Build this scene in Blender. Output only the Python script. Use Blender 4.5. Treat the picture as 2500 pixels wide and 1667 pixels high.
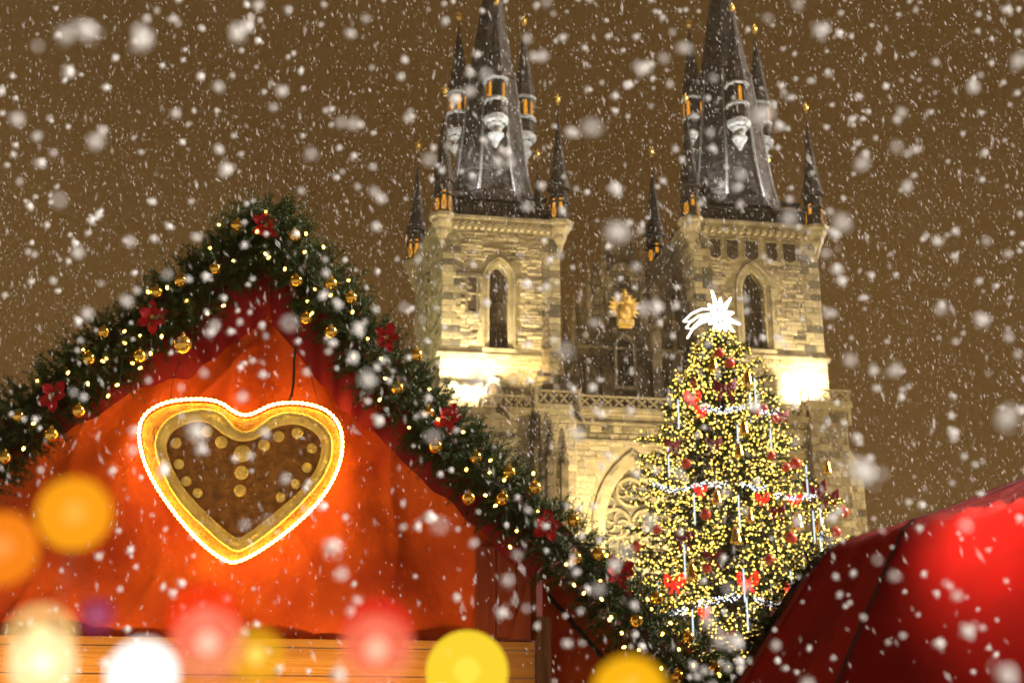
import bpy, math, random
import numpy as np
from mathutils import Vector, Matrix

# ------------------------------------------------------------------ clear
for o in list(bpy.data.objects):
    bpy.data.objects.remove(o)
random.seed(11)
RNG = np.random.default_rng(7)
S = bpy.context.scene
COL = S.collection
R = math.radians

EXPO = 1.55                # stops; the night is exposed for its lamps
LX = 1.0 / 2 ** EXPO
# ------------------------------------------------------------------ camera
PITCH = R(19.0)
EYE = 1.6
FOCAL = 3472.0            # focal length in pixels of the 2500 px wide photograph (50 mm lens)
cam = bpy.data.cameras.new('camera')
cam.sensor_width = 36.0
cam.lens = 50.0
cam.clip_start = 0.05
cam.clip_end = 3000.0
cam.dof.use_dof = True
cam.dof.focus_distance = 10.0
cam.dof.aperture_fstop = 3.2
camo = bpy.data.objects.new('camera', cam)
camo.location = (0, 0, EYE)
camo.rotation_euler = (R(90) + PITCH, 0, 0)
COL.objects.link(camo)
S.camera = camo

# ------------------------------------------------------------------ world: night sky lit by the town
W = bpy.data.worlds.new('World')
S.world = W
W.use_nodes = True
nt = W.node_tree
nt.nodes.clear()
wo = nt.nodes.new('ShaderNodeOutputWorld')
bg = nt.nodes.new('ShaderNodeBackground')
tc = nt.nodes.new('ShaderNodeTexCoord')
sep = nt.nodes.new('ShaderNodeSeparateXYZ')
ramp = nt.nodes.new('ShaderNodeValToRGB')
noi = nt.nodes.new('ShaderNodeTexNoise')
noi.inputs['Scale'].default_value = 1.7
noi.inputs['Detail'].default_value = 4.0
mth = nt.nodes.new('ShaderNodeMath'); mth.operation = 'MULTIPLY_ADD'
mth.inputs[1].default_value = 0.9
sub = nt.nodes.new('ShaderNodeMath'); sub.operation = 'SUBTRACT'; sub.inputs[1].default_value = 0.43
ramp.color_ramp.elements[0].position = 0.0
ramp.color_ramp.elements[0].color = (0.225, 0.114, 0.032, 1)
ramp.color_ramp.elements[1].position = 0.62
ramp.color_ramp.elements[1].color = (0.105, 0.048, 0.008, 1)
nt.links.new(tc.outputs['Generated'], sep.inputs[0])
nt.links.new(tc.outputs['Generated'], noi.inputs['Vector'])
nt.links.new(noi.outputs['Fac'], mth.inputs[0])
nt.links.new(sep.outputs['Z'], mth.inputs[2])
nt.links.new(mth.outputs[0], sub.inputs[0])
nt.links.new(sub.outputs[0], ramp.inputs['Fac'])
nt.links.new(ramp.outputs['Color'], bg.inputs['Color'])
bg.inputs['Strength'].default_value = LX * 0.72
nt.links.new(bg.outputs[0], wo.inputs['Surface'])

# the one sun lamp: unseen broad light added from the right to brighten the snow
sun = bpy.data.lights.new('sun', 'SUN')
sun.energy = 5.0
sun.angle = R(20)
sun.color = (1.0, 0.90, 0.78)
suno = bpy.data.objects.new('sun', sun)
suno.rotation_euler = (R(-54), 0, R(-84))
COL.objects.link(suno)

S.view_settings.view_transform = 'Standard'
S.view_settings.look = 'None'
S.view_settings.exposure = EXPO
S.view_settings.gamma = 1.0
S.render.engine = 'CYCLES'
cy = S.cycles
cy.use_denoising = True
cy.max_bounces = 5
cy.volume_bounces = 0
cy.diffuse_bounces = 2
cy.glossy_bounces = 3
cy.transmission_bounces = 4
cy.transparent_max_bounces = 14
cy.sample_clamp_indirect = 3.0
cy.sample_clamp_direct = 0.0
cy.use_light_tree = True
cy.caustics_reflective = False
cy.caustics_refractive = False

# ------------------------------------------------------------------ helpers
def ray(x, y):
    dx = (x - 1250) / FOCAL
    dy = (833.5 - y) / FOCAL
    return Vector((dx, math.cos(PITCH) - dy * math.sin(PITCH), math.sin(PITCH) + dy * math.cos(PITCH)))

def at(x, y, Y):
    """point of the place at depth Y (metres from the viewer) behind a photo pixel"""
    r = ray(x, y); k = Y / r.y
    return Vector((r.x * k, Y, r.z * k + EYE))

def on_plane(x, y, org, yaw, n=0.0):
    """(s, z) of a photo pixel on a vertical plane through org turned by yaw, shifted back by n"""
    t = Vector((math.cos(yaw), math.sin(yaw), 0)); nn = Vector((-math.sin(yaw), math.cos(yaw), 0))
    r = ray(x, y)
    k = (n + Vector((org[0], org[1], 0)).dot(nn)) / r.dot(nn)
    p = r * k
    return (p - Vector((org[0], org[1], 0))).dot(t), p.z + EYE

def tag(o, label=None, cat=None, group=None, kind=None):
    if label: o['label'] = label
    if cat: o['category'] = cat
    if group: o['group'] = group
    if kind: o['kind'] = kind
    return o

def empty(name, loc=(0, 0, 0), rz=0.0, label=None, cat=None, group=None):
    o = bpy.data.objects.new(name, None)
    o.empty_display_size = 0.1
    o.location = loc; o.rotation_euler = (0, 0, rz)
    COL.objects.link(o)
    return tag(o, label, cat, group)

def link(name, me, mat=None, parent=None):
    o = bpy.data.objects.new(name, me)
    if mat is not None and not me.materials: me.materials.append(mat)
    COL.objects.link(o)
    if parent is not None: o.parent = parent
    return o

class MB:
    """collects faces, builds ONE mesh object"""
    def __init__(s):
        s.v = []; s.f = []; s.tone = []
    def add(s, vs, fs, tone=0.5):
        b = len(s.v)
        s.v.extend(tuple(p) for p in vs)
        s.f.extend(tuple(i + b for i in f) for f in fs)
        s.tone.extend([tone] * len(fs))
    def box(s, x0, x1, y0, y1, z0, z1, tone=0.5):
        s.add([(x0,y0,z0),(x1,y0,z0),(x1,y1,z0),(x0,y1,z0),(x0,y0,z1),(x1,y0,z1),(x1,y1,z1),(x0,y1,z1)],
              [(0,3,2,1),(4,5,6,7),(0,1,5,4),(1,2,6,5),(2,3,7,6),(3,0,4,7)], tone)
    def lathe(s, c, prof, n=8, rot=0.0, cap=True, sx=1.0, sy=1.0, tone=0.5):
        vs = []
        for r, z in prof:
            for k in range(n):
                a = rot + 2 * math.pi * k / n
                vs.append((c[0] + r * math.cos(a) * sx, c[1] + r * math.sin(a) * sy, c[2] + z))
        fs = []
        for i in range(len(prof) - 1):
            for k in range(n):
                k2 = (k + 1) % n
                fs.append((i*n + k, i*n + k2, (i+1)*n + k2, (i+1)*n + k))
        if cap:
            fs.append(tuple(range(n))[::-1]); fs.append(tuple((len(prof)-1)*n + k for k in range(n)))
        s.add(vs, fs, tone)
    def tube(s, path, r, n=6, closed=False, tone=0.5):
        P = [Vector(p) for p in path]; m = len(P)
        rr = r if hasattr(r, '__len__') else [r] * m
        vs = []
        for i, p in enumerate(P):
            if closed: d = P[(i+1) % m] - P[i-1]
            else: d = P[min(i+1, m-1)] - P[max(i-1, 0)]
            d = d.normalized() if d.length > 1e-9 else Vector((0, 0, 1))
            up = Vector((0, 0, 1)) if abs(d.z) < 0.92 else Vector((0, 1, 0))
            a = d.cross(up).normalized(); b = a.cross(d)
            for k in range(n):
                t = 2 * math.pi * k / n
                vs.append(p + (a * math.cos(t) + b * math.sin(t)) * rr[i])
        fs = []
        for i in range(m if closed else m - 1):
            j = (i + 1) % m
            for k in range(n):
                k2 = (k + 1) % n
                fs.append((i*n + k, i*n + k2, j*n + k2, j*n + k))
        if not closed:
            fs.append(tuple(range(n))[::-1]); fs.append(tuple((m-1)*n + k for k in range(n)))
        s.add(vs, fs, tone)
    def prism(s, poly, y0, y1, tone=0.5):
        """poly of (x, z), extruded from y0 to y1"""
        m = len(poly)
        vs = [(x, y0, z) for x, z in poly] + [(x, y1, z) for x, z in poly]
        fs = [tuple(range(m)), tuple(range(m, 2*m))[::-1]] + [(i, i + m, (i+1) % m + m, (i+1) % m) for i in range(m)]
        s.add(vs, fs, tone)
    def sphere(s, c, r, nu=10, nv=7, sx=1, sy=1, sz=1, tone=0.5):
        prof = [(r * math.sin(math.pi * i / nv) + 1e-5, -r * math.cos(math.pi * i / nv) * sz) for i in range(nv + 1)]
        s.lathe(c, prof, nu, 0, False, sx, sy, tone)
    def mesh(s, name, smooth=False, tones=False):
        me = bpy.data.meshes.new(name)
        me.from_pydata(s.v, [], s.f)
        if tones:
            at_ = me.attributes.new('tone', 'FLOAT', 'FACE')
            at_.data.foreach_set('value', s.tone)
        if smooth: me.shade_smooth()
        me.update()
        return me
    def build(s, name, mat, parent=None, smooth=False, tones=False):
        return link(name, s.mesh(name, smooth, tones), mat, parent)

def tri_soup(name, V, mat, parent=None, k=3):
    """V: (N*k, 3) numpy, one face for each k vertices"""
    me = bpy.data.meshes.new(name)
    n = len(V) // k
    me.vertices.add(len(V)); me.vertices.foreach_set('co', V.astype(np.float32).ravel())
    me.loops.add(n * k); me.loops.foreach_set('vertex_index', np.arange(n * k, dtype=np.int32))
    me.polygons.add(n)
    me.polygons.foreach_set('loop_start', np.arange(0, n * k, k, dtype=np.int32))
    me.polygons.foreach_set('loop_total', np.full(n, k, dtype=np.int32))
    me.update(calc_edges=True)
    return link(name, me, mat, parent)

def indexed(name, V, F, mat, parent=None, smooth=False):
    me = bpy.data.meshes.new(name)
    k = F.shape[1]; n = len(F)
    me.vertices.add(len(V)); me.vertices.foreach_set('co', V.astype(np.float32).ravel())
    me.loops.add(n * k); me.loops.foreach_set('vertex_index', F.astype(np.int32).ravel())
    me.polygons.add(n)
    me.polygons.foreach_set('loop_start', np.arange(0, n * k, k, dtype=np.int32))
    me.polygons.foreach_set('loop_total', np.full(n, k, dtype=np.int32))
    if smooth: me.polygons.foreach_set('use_smooth', np.ones(n, dtype=bool))
    me.update(calc_edges=True)
    return link(name, me, mat, parent)

# ------------------------------------------------------------------ materials
def new_mat(name):
    m = bpy.data.materials.new(name); m.use_nodes = True
    t = m.node_tree
    return m, t, t.nodes['Principled BSDF'], t.nodes['Material Output']

def mat(name, col, rough=0.7, metal=0.0, var=0.25, scale=6.0, bump=0.0, bscale=None, col2=None, spec=0.4, stretch=None, detail=6.0):
    m, t, p, o = new_mat(name)
    L = t.links
    c = t.nodes.new('ShaderNodeTexCoord')
    n = t.nodes.new('ShaderNodeTexNoise'); n.inputs['Scale'].default_value = scale; n.inputs['Detail'].default_value = detail
    src = c.outputs['Object']
    if stretch:
        mp = t.nodes.new('ShaderNodeMapping'); mp.inputs['Scale'].default_value = stretch
        L.new(src, mp.inputs['Vector']); src = mp.outputs['Vector']
    L.new(src, n.inputs['Vector'])
    r = t.nodes.new('ShaderNodeValToRGB')
    c2 = col2 if col2 else tuple(x * (1 - var) for x in col)
    c1 = col if col2 else tuple(min(1, x * (1 + var)) for x in col)
    r.color_ramp.elements[0].position = 0.32; r.color_ramp.elements[0].color = (*c2, 1)
    r.color_ramp.elements[1].position = 0.68; r.color_ramp.elements[1].color = (*c1, 1)
    L.new(n.outputs['Fac'], r.inputs['Fac']); L.new(r.outputs['Color'], p.inputs['Base Color'])
    p.inputs['Roughness'].default_value = rough; p.inputs['Metallic'].default_value = metal
    p.inputs['Specular IOR Level'].default_value = spec
    if bump:
        n2 = t.nodes.new('ShaderNodeTexNoise'); n2.inputs['Scale'].default_value = bscale or scale * 3; n2.inputs['Detail'].default_value = 5
        L.new(src, n2.inputs['Vector'])
        b = t.nodes.new('ShaderNodeBump'); b.inputs['Strength'].default_value = bump; b.inputs['Distance'].default_value = 0.05
        L.new(n2.outputs['Fac'], b.inputs['Height']); L.new(b.outputs['Normal'], p.inputs['Normal'])
    return m

def emit(name, col, strength, sample=True):
    m, t, p, o = new_mat(name)
    t.nodes.remove(p)
    e = t.nodes.new('ShaderNodeEmission'); e.inputs['Color'].default_value = (*col, 1); e.inputs['Strength'].default_value = strength * LX
    t.links.new(e.outputs[0], o.inputs['Surface'])
    if not sample: m.cycles.emission_sampling = 'NONE'
    return m

def stone_mat(name, light, mid, dark, source):
    """cut stone: each block has its own tone (face attribute or object random), with grain and soot"""
    m, t, p, o = new_mat(name); L = t.links
    if source == 'tone':
        a = t.nodes.new('ShaderNodeAttribute'); a.attribute_name = 'tone'; fac = a.outputs['Fac']
    else:
        a = t.nodes.new('ShaderNodeObjectInfo'); fac = a.outputs['Random']
    g = t.nodes.new('ShaderNodeNewGeometry')
    n = t.nodes.new('ShaderNodeTexNoise'); n.inputs['Scale'].default_value = 0.55; n.inputs['Detail'].default_value = 8; n.inputs['Roughness'].default_value = 0.7
    L.new(g.outputs['Position'], n.inputs['Vector'])
    ad = t.nodes.new('ShaderNodeMath'); ad.operation = 'MULTIPLY_ADD'; ad.inputs[1].default_value = 0.9
    L.new(n.outputs['Fac'], ad.inputs[0]); L.new(fac, ad.inputs[2])
    sb = t.nodes.new('ShaderNodeMath'); sb.operation = 'SUBTRACT'; sb.inputs[1].default_value = 0.45
    L.new(ad.outputs[0], sb.inputs[0])
    r = t.nodes.new('ShaderNodeValToRGB')
    e = r.color_ramp.elements
    e[0].position = 0.08; e[0].color = (*dark, 1)
    e[1].position = 0.85; e[1].color = (*light, 1)
    k = r.color_ramp.elements.new(0.38); k.color = (*mid, 1)
    L.new(sb.outputs[0], r.inputs['Fac'])
    n2 = t.nodes.new('ShaderNodeTexNoise'); n2.inputs['Scale'].default_value = 5.0; n2.inputs['Detail'].default_value = 6
    L.new(g.outputs['Position'], n2.inputs['Vector'])
    mx = t.nodes.new('ShaderNodeMix'); mx.data_type = 'RGBA'; mx.blend_type = 'MULTIPLY'; mx.inputs['Factor'].default_value = 0.55
    r2 = t.nodes.new('ShaderNodeValToRGB')
    r2.color_ramp.elements[0].position = 0.3; r2.color_ramp.elements[0].color = (0.45, 0.42, 0.38, 1)
    r2.color_ramp.elements[1].position = 0.7; r2.color_ramp.elements[1].color = (1.15, 1.12, 1.05, 1)
    L.new(n2.outputs['Fac'], r2.inputs['Fac'])
    L.new(r.outputs['Color'], mx.inputs['A']); L.new(r2.outputs['Color'], mx.inputs['B'])
    L.new(mx.outputs['Result'], p.inputs['Base Color'])
    p.inputs['Roughness'].default_value = 0.9
    b = t.nodes.new('ShaderNodeBump'); b.inputs['Strength'].default_value = 0.6; b.inputs['Distance'].default_value = 0.08
    L.new(n2.outputs['Fac'], b.inputs['Height']); L.new(b.outputs['Normal'], p.inputs['Normal'])
    return m

ST_L, ST_M, ST_D = (0.44, 0.37, 0.24), (0.25, 0.20, 0.125), (0.065, 0.053, 0.035)
M_MASON = stone_mat('masonry_stone', ST_L, ST_M, ST_D, 'tone')
M_STONE = stone_mat('ashlar_stone', (0.36, 0.30, 0.18), (0.20, 0.165, 0.10), (0.07, 0.06, 0.04), 'object')
M_TRIM = mat('carved_stone', (0.33, 0.27, 0.16), 0.9, 0, 0.3, 1.2, 0.5, 6.0, col2=(0.15, 0.12, 0.07))
M_GABLE = mat('dark_stone', (0.16, 0.118, 0.066), 0.92, 0, 0.3, 1.4, 0.8, 5.0, col2=(0.045, 0.034, 0.020))  # darker mottled stone tone for gable, pinnacles and gargoyles
M_PALE = mat('pale_stone', (0.23, 0.225, 0.205), 0.9, 0, 0.45, 3.0, 0.3, 8.0)
M_MORTAR = mat('mortar', (0.30, 0.25, 0.15), 0.95, 0, 0.2, 1.5, 0.3)
M_SLATE, t_, p_, o_ = new_mat('slate')
def slate_nodes(t, p):
    L = t.links
    c = t.nodes.new('ShaderNodeTexCoord'); sp = t.nodes.new('ShaderNodeSeparateXYZ'); L.new(c.outputs['Object'], sp.inputs[0])
    a = t.nodes.new('ShaderNodeMath'); a.operation = 'MULTIPLY_ADD'; a.inputs[1].default_value = .65
    L.new(sp.outputs['Y'], a.inputs[0]); L.new(sp.outputs['X'], a.inputs[2])
    cb = t.nodes.new('ShaderNodeCombineXYZ'); L.new(a.outputs[0], cb.inputs['X']); L.new(sp.outputs['Z'], cb.inputs['Y'])
    b = t.nodes.new('ShaderNodeTexBrick'); b.inputs['Scale'].default_value = 1.0
    b.inputs['Brick Width'].default_value = .42; b.inputs['Row Height'].default_value = .30; b.inputs['Mortar Size'].default_value = .035; b.inputs['Mortar Smooth'].default_value = .4
    b.inputs['Color1'].default_value = (.066, .056, .047, 1); b.inputs['Color2'].default_value = (.030, .026, .022, 1); b.inputs['Mortar'].default_value = (.012, .010, .009, 1)
    L.new(cb.outputs[0], b.inputs['Vector'])
    n = t.nodes.new('ShaderNodeTexNoise'); n.inputs['Scale'].default_value = 1.1; n.inputs['Detail'].default_value = 8; n.inputs['Roughness'].default_value = .7
    L.new(c.outputs['Object'], n.inputs['Vector'])
    r = t.nodes.new('ShaderNodeValToRGB'); r.color_ramp.elements[0].position = .35; r.color_ramp.elements[0].color = (.35, .33, .3, 1)
    r.color_ramp.elements[1].position = .68; r.color_ramp.elements[1].color = (1.5, 1.5, 1.55, 1); L.new(n.outputs['Fac'], r.inputs['Fac'])
    m = t.nodes.new('ShaderNodeMix'); m.data_type = 'RGBA'; m.blend_type = 'MULTIPLY'; m.inputs['Factor'].default_value = 1.0
    L.new(b.outputs['Color'], m.inputs['A']); L.new(r.outputs['Color'], m.inputs['B']); L.new(m.outputs['Result'], p.inputs['Base Color'])
    p.inputs['Roughness'].default_value = .95; p.inputs['Specular IOR Level'].default_value = .05
    bp = t.nodes.new('ShaderNodeBump'); bp.inputs['Strength'].default_value = 1.0; bp.inputs['Distance'].default_value = .08
    L.new(b.outputs['Color'], bp.inputs['Height']); L.new(bp.outputs['Normal'], p.inputs['Normal'])
slate_nodes(t_, p_)
M_RIDGE = mat('slate_ridge', (0.13, 0.12, 0.11), 0.95, 0, 0.35, 6.0, 0.5)
M_DARKWOOD = mat('louvre_wood', (0.040, 0.026, 0.014), 0.8, 0, 0.4, 3.0, 0.4, 9.0, stretch=(3, 3, 0.4))
M_GLASSDARK = mat('window_lead', (0.24, 0.22, 0.16), 0.7, 0, 0.3, 2.0, 0.3)
M_HOLE = mat('window_glass', (0.05, 0.045, 0.03), 0.25, 0, 0.3, 1.0)
M_GOLD = mat('gilding', (0.85, 0.55, 0.12), 0.32, 1.0, 0.15, 9.0, 0.2)
M_GILT = mat('gilded_stone', (0.75, 0.50, 0.12), 0.5, 0.2, 0.25, 5.0, 0.4)
M_LITWIN = emit('lit_window', (1.0, 0.38, 0.02), .85)
M_IRON = mat('black_iron', (0.02, 0.018, 0.015), 0.6, 0.3, 0.3, 8.0)

# ------------------------------------------------------------------ ground
g = MB()
NX = 40
for i in range(NX):
    for j in range(NX):
        x0, x1 = -900 + 1800 * i / NX, -900 + 1800 * (i + 1) / NX
        y0, y1 = -300 + 1800 * j / NX, -300 + 1800 * (j + 1) / NX
        g.add([(x0, y0, 0), (x1, y0, 0), (x1, y1, 0), (x0, y1, 0)], [(0, 1, 2, 3)])
M_GROUND = mat('snowy_cobbles', (0.34, 0.33, 0.31), 0.9, 0, 0.3, 0.8, 0.5, 5.0, col2=(0.10, 0.09, 0.08))
tag(g.build('ground', M_GROUND), 'snow dusted cobbled town square ground', 'ground', kind='structure')

# ------------------------------------------------------------------ church
YAW = R(9.0)
CORG = (0.0, 100.0)
church = empty('gothic_church', (0, 100, 0), YAW, 'floodlit twin-towered gothic stone church with dark spires behind the tree', 'church')
def ch(x, y, n=0.0):
    return on_plane(x, y, CORG, YAW, n)

def unit_stone():
    """block of size 1 with a chamfered face towards -y"""
    b = 0.06
    vs = [(0,1,0),(1,1,0),(1,1,1),(0,1,1),(0,.25,0),(1,.25,0),(1,.25,1),(0,.25,1),(b*.6,0,b),(1-b*.6,0,b),(1-b*.6,0,1-b),(b*.6,0,1-b)]
    fs = [(0,1,2,3)[::-1]]
    for i in range(4):
        j = (i + 1) % 4
        fs.append((i, j, j + 4, i + 4)); fs.append((i + 4, j + 4, j + 8, i + 8))
    fs.append((8, 9, 10, 11))
    m = MB(); m.add(vs, fs)
    return m.mesh('stone')
STONE_ME = unit_stone(); STONE_ME.materials.append(M_STONE)
STONES = [0]
def stone(parent, s0, s1, z0, z1, n_front, depth, name='stone', rz=0.0, org=None):
    if STONES[0] >= 296: return
    STONES[0] += 1
    o = link(name, STONE_ME, None, parent)
    o.location = org if org else (s0, n_front, z0)
    o.rotation_euler = (0, 0, rz)
    o.scale = (s1 - s0, depth, z1 - z0)
    return o

def arch_pts(cx, half, spring, apex, n=10):
    """outline of a pointed arch from the left spring over the apex to the right spring"""
    h = apex - spring
    Rr = (half * half + h * h) / (2 * half)           # radius with centres on the spring line
    a1 = math.atan2(h, Rr - half) if Rr > half else math.pi / 2
    left = []
    for i in range(n + 1):
        a = a1 * i / n
        left.append((cx - half + Rr - Rr * math.cos(a), spring + Rr * math.sin(a)))
    left[-1] = (cx, apex)
    right = [(2 * cx - x, z) for x, z in left[:-1]][::-1]
    return left + right

def opening_outline(cx, half, sill, spring, apex, n=10):
    return [(cx - half, sill)] + arch_pts(cx, half, spring, apex, n) + [(cx + half, sill)]

def wall_with_arch(mb, s0, s1, z0, z1, cx, half, sill, spring, apex, n0, reveal):
    out = opening_outline(cx, half, sill, spring, apex)
    def q(a, b, c, d): mb.add([(a[0], n0, a[1]), (b[0], n0, b[1]), (c[0], n0, c[1]), (d[0], n0, d[1])], [(0, 1, 2, 3)])
    q((s0, z0), (s1, z0), (s1, sill), (s0, sill))
    q((s0, sill), (cx - half, sill), (cx - half, z1), (s0, z1))
    q((cx + half, sill), (s1, sill), (s1, z1), (cx + half, z1))
    ap = arch_pts(cx, half, spring, apex)
    for a, b in zip(ap[:-1], ap[1:]):
        q(a, b, (b[0], z1), (a[0], z1))
    for a, b in zip(out, out[1:] + out[:1]):
        mb.add([(a[0], n0, a[1]), (b[0], n0, b[1]), (b[0], n0 + reveal, b[1]), (a[0], n0 + reveal, a[1])], [(0, 1, 2, 3)])

def sweep_arch(mb, cx, half, sill, spring, apex, w, n0, n1, n=10):
    """band of width w round an opening, between depth n0 (front) and n1"""
    a = opening_outline(cx, half, sill, spring, apex, n)
    b = opening_outline(cx, half + w, sill, spring, apex + w * 1.15, n)
    m = len(a)
    vs = [(x, n0, z) for x, z in a] + [(x, n0, z) for x, z in b] + [(x, n1, z) for x, z in a] + [(x, n1, z) for x, z in b]
    fs = []
    for i in range(m - 1):
        fs += [(i, i + 1, m + i + 1, m + i), (m + i, m + i + 1, 3*m + i + 1, 3*m + i), (2*m + i, 2*m + i + 1, i + 1, i)]
    mb.add(vs, fs)

def masonry(mb, org, tx, nx, w, z0, z1, hr=(0.22, 0.42), wr=(0.45, 1.25), skip=None, proud=0.05, lo=0.25, hi=1.0):
    """rough courses of stones on a face: org corner, tx along, nx outward"""
    z = z0
    while z < z1 - 0.08:
        h = min(random.uniform(*hr), z1 - z)
        a = -random.uniform(0, 0.5)
        row_t = random.uniform(-0.1, 0.1)
        while a < w:
            b = a + random.uniform(*wr)
            a_, b_ = max(a, 0), min(b, w)
            if b_ - a_ > 0.12 and not (skip and skip(a_, b_, z, z + h)):
                g_ = 0.016
                d = proud * random.uniform(0.35, 1.5)
                e = 0.03
                P = []
                for (u, v) in ((a_ + g_, z + g_), (b_ - g_, z + g_), (b_ - g_, z + h - g_), (a_ + g_, z + h - g_)):
                    P.append((org[0] + tx[0]*u, org[1] + tx[1]*u, v))
                for (u, v) in ((a_ + g_ + e, z + g_ + e), (b_ - g_ - e, z + g_ + e), (b_ - g_ - e, z + h - g_ - e), (a_ + g_ + e, z + h - g_ - e)):
                    dd = d * random.uniform(0.7, 1.3)
                    P.append((org[0] + tx[0]*u + nx[0]*dd, org[1] + tx[1]*u + nx[1]*dd, v + random.uniform(-.015, .015)))
                tn = min(1.0, max(0.0, random.triangular(lo, hi, (lo + hi) * 0.55) + row_t))
                mb.add(P, [(4, 5, 6, 7), (0, 1, 5, 4), (1, 2, 6, 5), (2, 3, 7, 6), (3, 0, 4, 7)], tn)
            a = b
        z += h

def pinnacle(mb, c, w, z0, zs, zt, crockets=True):
    """gothic pinnacle: shaft, gablets, crocketed spirelet, finial"""
    mb.box(c[0]-w/2, c[0]+w/2, c[1]-w/2, c[1]+w/2, z0, zs)
    mb.lathe((c[0], c[1], 0), [(w*0.88, zs-0.12), (w*0.88, zs), (w*0.68, zs+0.05), (w*0.10, zt-0.25), (w*0.10, zt-0.2)], 4, R(45))
    mb.sphere((c[0], c[1], zt-0.2), w*0.24, 6, 4); mb.sphere((c[0], c[1], zt), w*0.14, 6, 4)
    for dx, dy in ((1,0),(-1,0),(0,1),(0,-1)):
        mb.lathe((c[0]+dx*w*0.5, c[1]+dy*w*0.5, 0), [(w*.32, zs-.05), (w*.02, zs+w*0.9)], 4, R(45))
    if crockets:
        n = max(3, int((zt - zs) / 0.45))
        for i in range(n):
            t = (i + .5) / n; z = zs + (zt - zs - .3) * t; r = w * 0.66 * (1 - t) + w * 0.12
            for dx, dy in ((1,0),(-1,0),(0,-1)):
                mb.sphere((c[0]+dx*r, c[1]+dy*r, z), w*0.15, 5, 3)

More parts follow.
